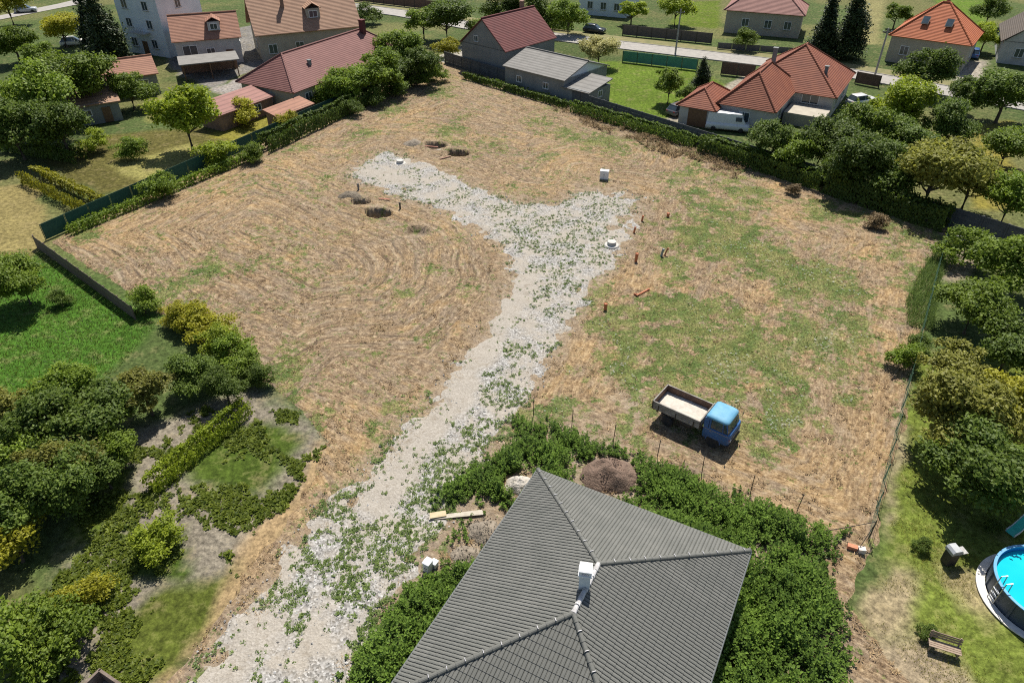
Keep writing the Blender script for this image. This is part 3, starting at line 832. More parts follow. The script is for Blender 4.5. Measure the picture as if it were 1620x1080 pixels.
# cab lower shell, lofted with rounded corners
def ring(x0, x1, hw, r, z, n=4, yc=0):
    pts = []
    for cx, cy, a0 in ((x1 - r, hw - r, 0), (x0 + r * 0.6, hw - r * 0.6, 90), (x0 + r * 0.6, -hw + r * 0.6, 180), (x1 - r, -hw + r, 270)):
        rr = r if a0 in (0, 270) else r * 0.6
        for k in range(n + 1):
            a = R(a0 + 90 * k / n)
            pts.append(Vector((cx + rr * math.cos(a), cy + rr * math.sin(a), z)))
    return pts
def loft(mb, rings, cap0=True, cap1=True):
    vv = [[mb.bm.verts.new(p) for p in r_] for r_ in rings]
    n = len(vv[0])
    for a, b in zip(vv, vv[1:]):
        for k in range(n): mb.bm.faces.new((a[k], a[(k + 1) % n], b[(k + 1) % n], b[k]))
    if cap0: mb.bm.faces.new(vv[0][::-1])
    if cap1: mb.bm.faces.new(vv[-1])
m = MB()
loft(m, [ring(0.80, 2.44, 0.90, 0.16, 0.50), ring(0.78, 2.50, 0.95, 0.20, 0.62), ring(0.78, 2.52, 0.97, 0.22, 1.05), ring(0.78, 2.50, 0.97, 0.24, 1.33), ring(0.79, 2.46, 0.95, 0.24, 1.40)])
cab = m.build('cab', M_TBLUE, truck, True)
m = MB()
loft(m, [ring(0.84, 2.18, 0.84, 0.20, 2.02), ring(0.80, 2.27, 0.885, 0.26, 2.05), ring(0.81, 2.25, 0.88, 0.26, 2.12), ring(0.88, 2.12, 0.80, 0.26, 2.21), ring(1.05, 1.92, 0.6, 0.24, 2.25)])
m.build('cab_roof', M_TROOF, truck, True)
# glasshouse: inner glass loft with painted pillars set proud
m = MB()
loft(m, [ring(0.83, 2.40, 0.905, 0.22, 1.39), ring(0.86, 2.19, 0.835, 0.22, 2.03)])
m.build('window', TG, truck)
def pillar(p, q, w=0.05):
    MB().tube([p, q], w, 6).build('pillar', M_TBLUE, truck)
for s in (-1, 1):
    pillar((2.33, s * 0.83, 1.38), (2.13, s * 0.76, 2.05), 0.045)
    pillar((1.20, s * 0.93, 1.38), (1.17, s * 0.86, 2.05), 0.055)
    pillar((2.05, s * 0.93, 1.38), (1.95, s * 0.855, 2.05), 0.03)
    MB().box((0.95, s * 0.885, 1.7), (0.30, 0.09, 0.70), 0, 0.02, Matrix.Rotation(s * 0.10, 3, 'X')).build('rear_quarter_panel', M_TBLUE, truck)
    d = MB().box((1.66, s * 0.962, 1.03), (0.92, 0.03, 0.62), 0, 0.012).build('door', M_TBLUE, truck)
    MB().box((1.32, s * 0.985, 1.22), (0.14, 0.02, 0.03)).build('handle', M_CHROME, d)
    MB().box((1.62, s * 0.983, 1.33), (1.62, 0.012, 0.025)).build('trim_strip', M_CHROME, cab)
    MB().tube([(2.30, s * 0.93, 1.55), (2.42, s * 1.08, 1.62), (2.42, s * 1.10, 1.75)], 0.012, 5).box((2.42, s * 1.12, 1.74), (0.03, 0.14, 0.24), 0, 0.01).build('mirror', M_DARK, truck)
    MB().lathe([(0.001, 0), (0.10, 0.0), (0.11, 0.02), (0.10, 0.05), (0.001, 0.06)], 14).build('headlight', M_LENS, truck).matrix_local = Matrix.Translation((2.5, s * 0.66, 0.86)) @ Matrix.Rotation(R(90), 4, 'Y')
    MB().box((2.49, s * 0.83, 1.02), (0.06, 0.10, 0.07), 0, 0.01).build('indicator', M_RED, truck)
    # front wheel arch as a dark lip and the wheels
    arch = [(1.55 + 0.47 * math.cos(R(a)), s * 0.965, 0.46 + 0.47 * math.sin(R(a))) for a in range(0, 181, 15)]
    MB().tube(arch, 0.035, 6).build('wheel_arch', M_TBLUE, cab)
    MB().lathe([(0.001, -0.02), (0.43, -0.02), (0.43, 0.02), (0.001, 0.02)], 18, (1.55, s * 0.955, 0.46), 'Y').build('wheel_well', M_TYRE, cab)
    wheel(truck, (1.55, s * 0.84, 0.38), 0.38, 0.26, M_TYRE, M_RIM)
    wheel(truck, (-1.55, s * 0.80, 0.38), 0.38, 0.24, M_TYRE, M_RIM)
    wheel(truck, (-1.55, s * 0.53, 0.38), 0.38, 0.24, M_TYRE, M_RIM)
    MB().box((-1.55, s * 0.68, 0.84), (0.95, 0.5, 0.03), 0, 0.01).build('mudguard', M_DARK, truck)
    MB().box((-2.60, s * 0.72, 0.80), (0.05, 0.22, 0.10), 0, 0.01).build('tail_light', M_RED, truck)
MB().box((2.50, 0, 0.52), (0.12, 1.86, 0.18), 0, 0.03).build('bumper', M_DARK, truck)
g = MB().box((2.515, 0, 0.92), (0.03, 0.95, 0.28), 0, 0.01).build('grille', M_DARK, truck)
for k in range(4): MB().box((2.535, 0, 0.81 + k * 0.07), (0.02, 0.9, 0.02)).build('grille_bar', M_CHROME, g)
for s in (-1, 1): MB().tube([(2.43, s * 0.1, 1.43), (2.30, s * 0.42, 1.72)], 0.010, 5).build('wiper', M_DARK, truck)
MB().lathe([(0.001, -0.35), (0.2, -0.35), (0.2, 0.35), (0.001, 0.35)], 14, (0, 0, 0), 'Y').build('fuel_tank', M_DARK, truck).matrix_local = Matrix.Translation((-0.35, -0.66, 0.66)) @ Matrix.Rotation(R(90), 4, 'Z')
MB().box((-0.35, 0.68, 0.64), (0.6, 0.32, 0.3), 0, 0.02).build('tool_box', M_DARK, truck)

# ------------------------------------------------------------------ small things on the plots
def mound(name, loc, r, h, mat, seed, ex=1.0, rough=0.35, nr=14, na=40, rz=0.0):
    rr = np.linspace(0, 1, nr)[1:]; aa = np.linspace(0, 2 * math.pi, na, endpoint=False)
    A, Q = np.meshgrid(aa, rr)
    x = Q * np.cos(A) * r; y = Q * np.sin(A) * r * ex
    lump = fbm(x + 40 * seed, y, 1.3 / r * 1.6, 4, seed) - 0.5
    z = h * np.clip(1 - Q ** 1.4, 0, 1) * (1 + 1.1 * rough * lump) + 0.28 * h * rough * (fbm(x + 9 * seed, y, 5.0, 3, seed + 3) - 0.5) * (1 - Q * 0.7)
    k = 1 + 0.35 * (fbm(np.cos(A) * 2 + seed, np.sin(A) * 2, 1.0, 3, seed + 5) - 0.5)
    co = np.concatenate([[[0, 0, h * 0.98]], np.stack([(x * k).ravel(), (y * k).ravel(), z.ravel() - 0.06 * (Q.ravel() > 0.97)], 1)])
    idx = 1 + np.arange((nr - 1) * na).reshape(nr - 1, na)
    f = np.stack([idx[:-1], np.roll(idx[:-1], -1, 1), np.roll(idx[1:], -1, 1), idx[1:]], -1)[:, :, [0, 3, 2, 1]].reshape(-1, 4)
    top = np.stack([np.zeros(na, int), idx[0], np.roll(idx[0], -1), np.roll(idx[0], -1)], 1)
    me = bpy.data.meshes.new(name)
    me.from_pydata(co.tolist(), [], f.tolist() + [tuple(q[:3]) for q in top.tolist()])
    me.shade_smooth(); me.materials.append(mat)
    return obj(name, me, None, (*loc, 0.02), rz)
def clods(name, parent, r, h, n, s0, s1, mat, seed):
    g = np.random.default_rng(seed)
    oc = np.array([(1, 0, 0), (-1, 0, 0), (0, 1, 0), (0, -1, 0), (0, 0, 1), (0, 0, -1)], float)
    of = np.array([(0, 2, 4), (2, 1, 4), (1, 3, 4), (3, 0, 4), (2, 0, 5), (1, 2, 5), (3, 1, 5), (0, 3, 5)])
    V, Fc = [], []
    for i in range(n):
        a = g.uniform(0, 6.28); q = math.sqrt(g.uniform(0, 1.25))
        s = g.uniform(s0, s1)
        c = np.array([q * r * math.cos(a), q * r * math.sin(a), max(0.0, h * (1 - min(q, 1) ** 1.4)) + 0.02])
        V.append(c + oc * s * g.uniform(0.6, 1.3, (6, 1))); Fc.append(of + 6 * i)
    o = obj(name, mesh_np(name, np.concatenate(V), np.concatenate(Fc), mat), parent); o['kind'] = 'stuff'
M_EARTH = plain('brown_topsoil', (0.150, 0.098, 0.070), (0.215, 0.148, 0.108), 3.0, 0.98, bump=1.0, bscale=9, bdist=0.12)
M_SANDH = plain('pale_building_sand', (0.52, 0.48, 0.42), (0.39, 0.35, 0.285), 2.5, 0.95, bump=1.0, bscale=8, bdist=0.10)
M_RUBBLE = plain('grey_brown_spoil', (0.29, 0.243, 0.185), (0.19, 0.157, 0.118), 3.0, 0.98, bump=1.0, bscale=8, bdist=0.12)
h1 = tag(mound('soil_heap', (5.75, 29.1), 1.9, 1.25, M_EARTH, 2, 0.8, 0.95), 'brown heap of topsoil beyond the far eave of the bungalow', 'soil heap')
clods('clod', h1, 1.45, 1.15, 420, 0.02, 0.07, M_EARTH, 4)
h2 = tag(mound('sand_heap', (0.45, 28.35), 0.95, 0.75, M_SANDH, 5, 0.85, 0.75), 'small pale heap of building sand at the far roof corner', 'sand heap')
h3 = tag(mound('spoil_heap', (-1.5, 25), 1.0, 0.6, M_RUBBLE, 7, 0.9, 0.6), 'grey brown spoil heap at the right end of the planks', 'soil heap')
clods('clod', h3, 1.0, 0.6, 130, 0.02, 0.06, M_RUBBLE, 6)
h4 = tag(mound('spoil_heap', (-2.5, 23.5), 0.85, 0.4, M_RUBBLE, 9, 0.8, 0.7), 'low crumbled spoil heap beside the white meter boxes', 'soil heap')
clods('clod', h4, 0.9, 0.4, 120, 0.02, 0.06, M_RUBBLE, 8)
h5 = tag(mound('spoil_heap', (-16.8, 68), 1.3, 0.75, plain('dark_spoil', (0.20, 0.165, 0.12), (0.11, 0.09, 0.065), 3, 0.98, bump=1.0, bscale=8, bdist=0.12), 11, 0.8, 0.6), 'dark spoil heap beside the pit left of the gravel turning area', 'soil heap')
h6 = tag(mound('spoil_heap', (-11.8, 83.2), 1.4, 0.55, M_RUBBLE, 13, 0.7, 0.6), 'low spoil heap beside the far pair of pits', 'soil heap')

M_MANH = plain('pale_manhole_concrete', (0.52, 0.50, 0.46), (0.42, 0.40, 0.36), 4.0, 0.85)
def manhole(loc, label):
    r = tag(empty('manhole', (*loc, 0.05)), label, 'manhole', 'concrete manholes on the gravel')
    MB().lathe([(0.66, -0.1), (0.68, 0.02), (0.64, 0.10), (0.44, 0.16), (0.42, 0.16)], 28).build('collar', M_MANH, r)
    sh = MB().lathe([(0.41, 0.0), (0.41, 0.36), (0.385, 0.38), (0.38, 0.38)], 28).build('shaft', plain('manhole_shaft', (0.52, 0.49, 0.45), (0.40, 0.38, 0.35), 4, 0.9), r)
    MB().lathe([(0.40, 0.386), (0.40, 0.43), (0.37, 0.45), (0.02, 0.46), (0.0005, 0.46)], 28).build('lid', M_MANH, r)
manhole((-12.7, 76.9), 'pale concrete manhole at the far end of the gravel turning area')
manhole((9.1, 57.5), 'pale concrete manhole at the right edge of the gravel road')

M_CAB = plain('white_cabinet_plastic', (0.78, 0.79, 0.80), (0.70, 0.71, 0.72), 5, 0.5)
def cabinet(name, loc, rz, w, d, h, label):
    r = tag(empty(name, (*loc, 0.0), rz), label, 'utility box')
    MB().box((0, 0, h / 2), (w, d, h), 0, 0.012).build('housing', M_CAB, r)
    MB().box((0, 0, h + 0.03), (w + 0.06, d + 0.06, 0.055), 0, 0.02).build('lid', M_CAB, r)
    for s in (-1, 1):
        dr = MB().box((s * w / 4, -d / 2 - 0.008, h * 0.56), (w / 2 - 0.03, 0.02, h * 0.74), 0, 0.004).build('door', M_CAB, r)
        MB().box((s * 0.05, -d / 2 - 0.025, h * 0.6), (0.02, 0.02, 0.1)).build('handle', M_DARK, dr)
    MB().box((0, 0, 0.06), (w + 0.04, d + 0.04, 0.14)).build('plinth', M_CONC, r)
    return r
cabinet('utility_cabinet', (10, 72.6), R(-16), 0.9, 0.5, 1.0, 'white utility cabinet standing alone in straw beyond the gravel turning area')
cabinet('meter_box', (-4.3, 22.6), R(-30), 0.36, 0.42, 0.72, 'taller white meter box at the edge of the weeds by the gravel road')
cabinet('meter_box', (-4, 22.8), R(-30), 0.30, 0.30, 0.42, 'lower white meter box tucked behind its taller twin by the gravel road')

M_PIPE = plain('orange_drain_pipe', (0.52, 0.18, 0.075), (0.40, 0.14, 0.065), 6, 0.5)
def pipe(loc, h, r, label, lean=(0.0, 0.0), mat=M_PIPE, name='drain_pipe'):
    rt = tag(empty(name, (*loc, 0)), label, 'pipe')
    p1 = Vector((lean[0] * h, lean[1] * h, h))
    MB().tube([(0, 0, -0.1), p1 * 0.5, p1], r, 14, False).build('barrel', mat, rt, True)
    MB().tube([p1 - Vector((0, 0, 0.14)), p1 - Vector((0, 0, 0.02))], r * 1.16, 14).build('socket', mat, rt, True)
    return rt
pipe((7.4, 46.9), 0.62, 0.13, 'upright orange drain pipe nearest the truck')
pipe((10.9, 54.6), 0.85, 0.13, 'upright orange drain pipe right of the concrete manhole on the road edge', (0.05, 0))
pipe((15.3, 63.4), 0.45, 0.14, 'short dark orange pipe stub far up the plot with the truck')
pipe((13.6, 55.7), 0.75, 0.07, 'thin orange pipe leaning beside a grey one', (0.35, 0.05))
pipe((13.3, 55.6), 0.75, 0.10, 'grey pipe leaning beside a thin orange one', (0.18, 0.0), plain('grey_pipe', (0.30, 0.32, 0.32), (0.2, 0.21, 0.21), 5, 0.6))
pipe((-11.2, 65.2), 0.75, 0.09, 'dark pipe stub beside the pit left of the gravel road', (0, 0), plain('black_pipe', (0.05, 0.045, 0.04), (0.08, 0.07, 0.06), 5, 0.6))
pipe((-16.2, 69.9), 0.7, 0.10, 'grey pipe stub behind the dark spoil heap', (0.0, 0.0), plain('weathered_grey_pipe', (0.22, 0.21, 0.19), (0.15, 0.14, 0.13), 5, 0.7))
pipe((11.5, 60.1), 0.6, 0.09, 'thin orange pipe stub behind the roadside manhole', (0.15, 0.0))
pipe((12.6, 62.5), 0.6, 0.09, 'thin orange pipe stub farthest up the road edge', (0.12, 0.0))
lp = tag(empty('loose_drain_pipe', (*(10.7, 49.3), 0.14), R(40)), 'loose orange drain pipe lying in the grass', 'pipe')
MB().tube([(-0.75, 0, 0), (0.75, 0, 0)], 0.085, 14, False).build('barrel', M_PIPE, lp, True)
MB().tube([(0.62, 0, 0), (0.78, 0, 0)], 0.11, 14).build('socket', M_PIPE, lp, True)
MB().tube([(-0.55, 0.05, 0.02), (-0.75, 0.3, 0.02)], 0.08, 12).build('branch', M_PIPE, lp, True)

M_WOOD = plain('bleached_plank', (0.46, 0.42, 0.345), (0.35, 0.31, 0.245), 3, 0.85, bump=0.3)
M_WOODY = plain('fresh_plank', (0.50, 0.42, 0.27), (0.42, 0.34, 0.205), 3, 0.85)
def plank(loc, rz, L, w, z, mat, label):
    tag(MB().box((0, 0, 0), (L, w, 0.045), 0, 0.005).build('plank', mat, None, False, (*loc, z), rz), label, 'plank', 'planks by the weeds')
plank((-3.1, 26.1), R(7), 3.0, 0.28, 0.13, M_WOOD, 'long bleached plank lying across the weeds towards the spoil heap')
plank((-4.1, 26.1), R(12), 0.9, 0.40, 0.20, M_WOODY, 'short yellow board at the left end of the long bleached plank')
plank((-2.6, 26.3), R(9), 1.9, 0.16, 0.10, M_WOOD, 'narrow pale lath half under the long bleached plank')
plank((-9.6, 82), R(-14), 1.6, 0.16, 0.16, plain('reddish_lath', (0.36, 0.16, 0.11), (0.28, 0.13, 0.09), 3, 0.85), 'reddish lath lying at the edge of the left far pit')
plank((-8.2, 81.1), R(10), 1.3, 0.22, 0.14, M_WOOD, 'short white board lying between the two far pits')
plank((-7.7, 78.6), R(35), 1.5, 0.2, 0.14, plain('brown_lath', (0.28, 0.15, 0.10), (0.2, 0.11, 0.08), 3, 0.85), 'brown board lying in the grass in front of the far pits')
plank((-13.1, 67.3), R(-12), 1.2, 0.16, 0.16, plain('rust_red_lath', (0.40, 0.15, 0.10), (0.3, 0.12, 0.09), 3, 0.85), 'rust red board lying behind the near pit')
M_BRICK = plain('hollow_clay_block', (0.56, 0.24, 0.13), (0.44, 0.19, 0.11), 5, 0.9)
def block(loc, rz, size, mat, label):
    r = tag(empty('building_block', (*loc, 0.08), rz), label, 'brick')
    m = MB()
    L, w, h = size
    for y in (-w / 2 + 0.02, 0, w / 2 - 0.02): m.box((0, y, h / 2), (L, 0.03, h))
    for x in (-L / 2 + 0.015, 0, L / 2 - 0.015): m.box((x, -w / 4 + 0.005, h / 2), (0.03, w / 2 - 0.06, h - 0.004)); m.box((x, w / 4 - 0.005, h / 2), (0.03, w / 2 - 0.06, h - 0.004))
    m.build('cell_wall', mat, r)
    MB().box((0, 0, h - 0.012), (L - 0.03, w - 0.05, 0.012)).build('top_face', mat, r)
block((18, 23.9), R(-24), (0.50, 0.26, 0.24), M_BRICK, 'orange clay block on the ground at the corner post')
block((18.4, 23.7), R(-8), (0.36, 0.30, 0.30), plain('pale_block', (0.70, 0.62, 0.54), (0.60, 0.52, 0.45), 5, 0.9), 'pale block standing beside the orange clay block')

# ------------------------------------------------------------------ fences
def post(loc, h, label, group, lean=(0, 0), r=0.024, mat=None):
    rt = tag(empty('fence_post', (*loc, 0)), label, 'fence post', group)
    top = (lean[0], lean[1], h)
    MB().tube([(0, 0, -0.1), top], r, 8).build('shaft', mat or M_DARK, rt)
    MB().lathe([(r * 1.5, h), (r * 1.5, h + 0.03), (0.001, h + 0.05)], 8, (lean[0], lean[1], 0)).build('cap', M_DARK, rt)
    return rt
ordw = ['nearest the gravel road', 'second from the gravel road', 'third from the gravel road', 'fourth from the gravel road', 'fifth from the gravel road',
        'sixth from the gravel road', 'seventh from the gravel road']
for i, (p, ln) in enumerate(zip([(1.4, 34.5), (3.8, 33.3), (6.3, 32), (8.8, 30.6), (11.2, 29.2), (13.7, 27.8), (15.9, 26.4)],
                                [(0, 0), (0.03, 0.02), (0.05, 0), (0.04, 0.02), (-0.05, 0.03), (-0.02, 0.02), (0.06, 0)])):
    post(p, 1.45, 'thin dark steel fence post in front of the truck, ' + ordw[i], 'steel posts along the near edge of the truck plot', ln)
cp = post((19.1, 24.5), 1.6, 'dark corner fence post with a slanting brace above the clay blocks', 'steel posts along the near edge of the truck plot', (0.02, 0.0))
MB().tube([(0, 0, 1.5), (-2.2, 0.55, 0.05)], 0.02, 8).build('brace', M_DARK, cp)
MB().tube([(0, 0, 1.3), (-1.1, -1.0, 0.05)], 0.018, 8).build('brace', M_DARK, cp)

def vec(p): return Vector((p[0], p[1], 0))
def run_fence(name, label, cat, a, b, step, h, mk_bay, post_mat, pr=0.05, square=False):
    a, b = vec(a), vec(b)
    d = b - a; n = max(1, round(d.length / step))
    rt = tag(empty(name, a, math.atan2(d.y, d.x)), label, cat)
    s = d.length / n
    pm = (MB().box((0, 0, h / 2), (pr * 2, pr * 2, h + 0.06)) if square else MB().tube([(0, 0, -0.1), (0, 0, h + 0.05)], pr, 8)).mesh('post')
    pm.materials.append(post_mat)
    for i in range(n + 1): obj('post', pm, rt, (i * s, 0, 0))
    mk_bay(rt, n, s, h)
    return rt
M_NET = plain('dark_green_shade_net', (0.012, 0.060, 0.042), (0.022, 0.085, 0.058), 2.5, 0.85)
M_GPOST = plain('green_fence_post', (0.02, 0.07, 0.04), (0.03, 0.08, 0.05), 5, 0.6)
def net_bay(rt, n, s, h):
    me = MB().box((s / 2, 0, h / 2 + 0.03), (s - 0.12, 0.02, h - 0.06)).mesh('net_panel'); me.materials.append(M_NET)
    rm = MB().tube([(0.05, 0, h + 0.01), (s - 0.05, 0, h + 0.01)], 0.018, 6).mesh('rail'); rm.materials.append(M_GPOST)
    for i in range(n): obj('net_panel', me, rt, (i * s, 0, 0)); obj('rail', rm, rt, (i * s, 0, 0))
run_fence('screen_fence', 'dark green shade net fence along the far left side of the mown plots', 'fence', (-43.2, 58.6), (-22.1, 99.8), 2.5, 1.6, net_bay, M_GPOST, 0.035)
M_PANEL = plain('grey_concrete_panel', (0.115, 0.118, 0.118), (0.075, 0.078, 0.08), 1.5, 0.92, bump=0.3)
def panel_bay(rt, n, s, h):
    m = MB()
    for k in range(4): m.box((s / 2, 0, (k + 0.5) * h / 4), (s - 0.16, 0.06, h / 4 - 0.02), 0, 0.008)
    me = m.mesh('panel'); me.materials.append(M_PANEL)
    for i in range(n): obj('panel', me, rt, (i * s, 0, 0))
run_fence('concrete_wall', 'grey concrete panel wall along the far edge of the plots', 'wall', (-10.8, 119.0), (46.5, 56.6), 2.1, 1.9, panel_bay, M_PANEL, 0.075, True)
M_BRD = plain('weathered_dark_board', (0.11, 0.08, 0.06), (0.19, 0.15, 0.12), 2.5, 0.9)
def board_bay(rt, n, s, h):
    me = MB().box((0, -0.03, h / 2), (0.17, 0.025, h), 0, 0.004).mesh('board'); me.materials.append(M_BRD)
    k = int(s * n / 0.19)
    for i in range(k):
        o = obj('board', me, rt, (0.1 + i * 0.19, 0, rng.uniform(-0.06, 0.02))); o.rotation_euler = (0, rng.normal(0, 0.02), 0)
    for z in (0.3, h - 0.25): MB().box((s * n / 2, 0.02, z), (s * n, 0.05, 0.08)).build('rail', M_BRD, rt)
run_fence('board_fence', 'weathered dark board fence between the bright lawn and the left plot corner', 'fence', (-43.2, 57.2), (-29.3, 45.6), 2.4, 1.25, board_bay, M_BRD, 0.05, True)
def wire_bay(rt, n, s, h):
    for z in (0.08, 0.5, 0.95, h - 0.05):
        MB().tube([(0, 0.03, z), (s * n, 0.03, z)], 0.009, 5).build('wire', M_GPOST, rt)
run_fence('wire_fence', 'thin wire fence on green posts down the right side of the truck plot', 'fence', (19.2, 24.6), (41, 60.1), 2.5, 1.35, wire_bay, M_GPOST, 0.03)

# ------------------------------------------------------------------ village houses
def roof_mat(name, c1, c2):
    t = NT(name)
    pos = t.coord()
    wv = t.n('ShaderNodeTexWave'); wv.bands_direction = 'Z'; wv.inputs['Scale'].default_value = 1.9; wv.inputs['Distortion'].default_value = 0.4
    t.l(pos, wv.inputs[0])
    n = t.noise(pos, 0.8, 5, 0.65); n2 = t.noise(pos, 7, 4, 0.7)
    c = t.ramp(t.math('ADD', t.math('MULTIPLY', n, 0.6), t.math('MULTIPLY', n2, 0.4)), [(0.35, c2), (0.62, c1)])
    c = t.mix(1.0, c, t.ramp(wv.outputs['Fac'], [(0.0, 0.72), (0.35, 1.0)]), 'MULTIPLY')
    t.color(c); t.rough(0.75, 0, 0.3); t.bump(wv.outputs['Fac'], 0.5, 0.05)
    return t.m
RF_RED = roof_mat('brick_red_tile', (0.255, 0.085, 0.043), (0.175, 0.055, 0.032))
RF_DRED = roof_mat('dark_red_tile', (0.1628, 0.0459, 0.0407), (0.1036, 0.0311, 0.0296))
RF_PINK = roof_mat('faded_red_tile', (0.222, 0.0999, 0.0851), (0.1628, 0.0703, 0.0607))
RF_TAN = roof_mat('tan_tile', (0.37, 0.222, 0.1406), (0.2812, 0.1628, 0.1036))
RF_ORA = roof_mat('orange_tile', (0.4588, 0.1369, 0.0518), (0.3552, 0.0999, 0.0407))
RF_SALM = roof_mat('salmon_tile', (0.3404, 0.1702, 0.1073), (0.2516, 0.1184, 0.0777))
RF_GREY = roof_mat('grey_sheet_roof', (0.222, 0.2109, 0.1924), (0.1554, 0.148, 0.1332))
RF_BRN = roof_mat('brown_tile', (0.0962, 0.074, 0.0555), (0.0666, 0.0503, 0.0385))
RF_ROSE = roof_mat('rose_tile', (0.3108, 0.1554, 0.1258), (0.2368, 0.1147, 0.0962))
W_WHITE = plain('old_white_wall', (0.4736, 0.4662, 0.444), (0.3848, 0.3774, 0.3552), 0.8, 0.92)
W_GREY = plain('grey_wall', (0.222, 0.2294, 0.222), (0.1702, 0.1776, 0.1739), 0.8, 0.92)
W_CREAM = plain('cream_wall', (0.407, 0.37, 0.296), (0.3404, 0.3034, 0.2442), 0.8, 0.92)
W_BLUE = plain('bluish_white_wall', (0.66, 0.71, 0.73), (0.56, 0.61, 0.64), 0.8, 0.92)
W_BRICK = plain('brown_brick_wall', (0.27, 0.17, 0.12), (0.19, 0.12, 0.09), 1.5, 0.92)
M_DOOR = plain('brown_door', (0.12, 0.06, 0.03), (0.16, 0.085, 0.045), 3, 0.6)

def hbox(parent, x0, y0, x1, y1, h, mat, name='wall'):
    m = MB(); t_ = 0.3
    m.box(((x0 + x1) / 2, y0 + t_ / 2, h / 2), (x1 - x0, t_, h)); m.box(((x0 + x1) / 2, y1 - t_ / 2, h / 2), (x1 - x0, t_, h))
    m.box((x0 + t_ / 2, (y0 + y1) / 2, h / 2), (t_, y1 - y0 - 2 * t_, h)); m.box((x1 - t_ / 2, (y0 + y1) / 2, h / 2), (t_, y1 - y0 - 2 * t_, h))
    return m.build(name, mat, parent)
def hip(parent, x0, y0, x1, y1, e, rise, mat, ov=0.45, kind='hip', name='roof', wmat=None, ratio=1.0):
    X0, X1, Y0, Y1 = x0 - ov, x1 + ov, y0 - ov, y1 + ov
    m = MB(); w, d = X1 - X0, Y1 - Y0; z0 = e - 0.08
    def V(x, y, z): return Vector((x, y, z))
    if kind == 'hip':
        r = min(w, d) / 2 * ratio
        if w >= d: a, b = V(X0 + r, (Y0 + Y1) / 2, e + rise), V(X1 - r, (Y0 + Y1) / 2, e + rise)
        else: a, b = V((X0 + X1) / 2, Y0 + r, e + rise), V((X0 + X1) / 2, Y1 - r, e + rise)
        c = [V(X0, Y0, z0), V(X1, Y0, z0), V(X1, Y1, z0), V(X0, Y1, z0)]
        same = (a - b).length < 0.05
        if w >= d:
            fs = [[c[0], c[1], b, a], [c[1], c[2], b], [c[2], c[3], a, b], [c[3], c[0], a]]
        else:
            fs = [[c[0], c[1], a], [c[1], c[2], b, a], [c[2], c[3], b], [c[3], c[0], a, b]]
        if same: fs = [[c[0], c[1], a], [c[1], c[2], a], [c[2], c[3], a], [c[3], c[0], a]]
        caps = [(c[0], a), (c[3], a), (c[1], b), (c[2], b), (a, b)] if w >= d else [(c[0], a), (c[1], a), (c[2], b), (c[3], b), (a, b)]
    elif kind == 'gx':                                     # gable, ridge along x
        a, b = V(X0, (Y0 + Y1) / 2, e + rise), V(X1, (Y0 + Y1) / 2, e + rise)
        fs = [[V(X0, Y0, z0), V(X1, Y0, z0), b, a], [V(X1, Y1, z0), V(X0, Y1, z0), a, b]]; caps = [(a, b)]
    elif kind == 'gy':
        a, b = V((X0 + X1) / 2, Y0, e + rise), V((X0 + X1) / 2, Y1, e + rise)
        fs = [[V(X1, Y0, z0), V(X1, Y1, z0), b, a], [V(X0, Y1, z0), V(X0, Y0, z0), a, b]]; caps = [(a, b)]
    else:                                                  # lean-to, high at y1
        fs = [[V(X0, Y0, z0), V(X1, Y0, z0), V(X1, Y1, e + rise), V(X0, Y1, e + rise)]]; caps = []
    for f in fs: m.slab(f, 0.14)
    rf = m.build(name, mat, parent)
    for p, q in caps:
        if (p - q).length > 0.1: MB().tube([p + V(0, 0, 0.02), q + V(0, 0, 0.02)], 0.13, 6).build('ridge_cap', mat, rf)
    if kind in ('gx', 'gy') and wmat:
        for s in (0, 1):
            g = MB()
            if kind == 'gx':
                xx = (x0, x0 + 0.3) if s == 0 else (x1 - 0.3, x1)
                pr = [(xx[0], y0, e - 0.12), (xx[0], y1, e - 0.12), (xx[0], (y0 + y1) / 2, e + rise - 0.18)]
                pr2 = [(xx[1], p[1], p[2]) for p in pr]
            else:
                yy = (y0, y0 + 0.3) if s == 0 else (y1 - 0.3, y1)
                pr = [(x0, yy[0], e - 0.12), (x1, yy[0], e - 0.12), ((x0 + x1) / 2, yy[0], e + rise - 0.18)]
                pr2 = [(p[0], yy[1], p[2]) for p in pr]
            a_ = [g.bm.verts.new(p) for p in pr]; b_ = [g.bm.verts.new(p) for p in pr2]
            g.bm.faces.new(a_); g.bm.faces.new(b_[::-1])
            for k in range(3): g.bm.faces.new((a_[k], b_[k], b_[(k + 1) % 3], a_[(k + 1) % 3]))
            g.build('gable', wmat, parent)
    return rf
def win(parent, x, y, z, w, h, side, name='window', pane=None):
    """side: 's' front (-y), 'n', 'e', 'w'"""
    ang = {'s': 0, 'n': 0, 'e': R(90), 'w': R(90)}[side]
    off = {'s': (0, -0.03), 'n': (0, 0.03), 'e': (0.03, 0), 'w': (-0.03, 0)}[side]
    return wall_opening(parent, Vector((x + off[0], y + off[1], 0)), ang, w, h, z, pane, name)
def door(parent, x, y, w, h, side):
    ang = {'s': 0, 'n': 0, 'e': R(90), 'w': R(90)}[side]
    off = {'s': (0, -0.04), 'n': (0, 0.04), 'e': (0.04, 0), 'w': (-0.04, 0)}[side]
    d = MB().box((x + off[0], y + off[1], h / 2 + 0.05), (w, 0.08, h), ang).build('door', M_DOOR, parent)
    MB().box((x + off[0] * 2.2 + (w * 0.35 if ang == 0 else 0), y + off[1] * 2.2 + (w * 0.35 if ang else 0), 1.1), (0.05, 0.05, 0.12)).build('handle', M_CHROME, d)
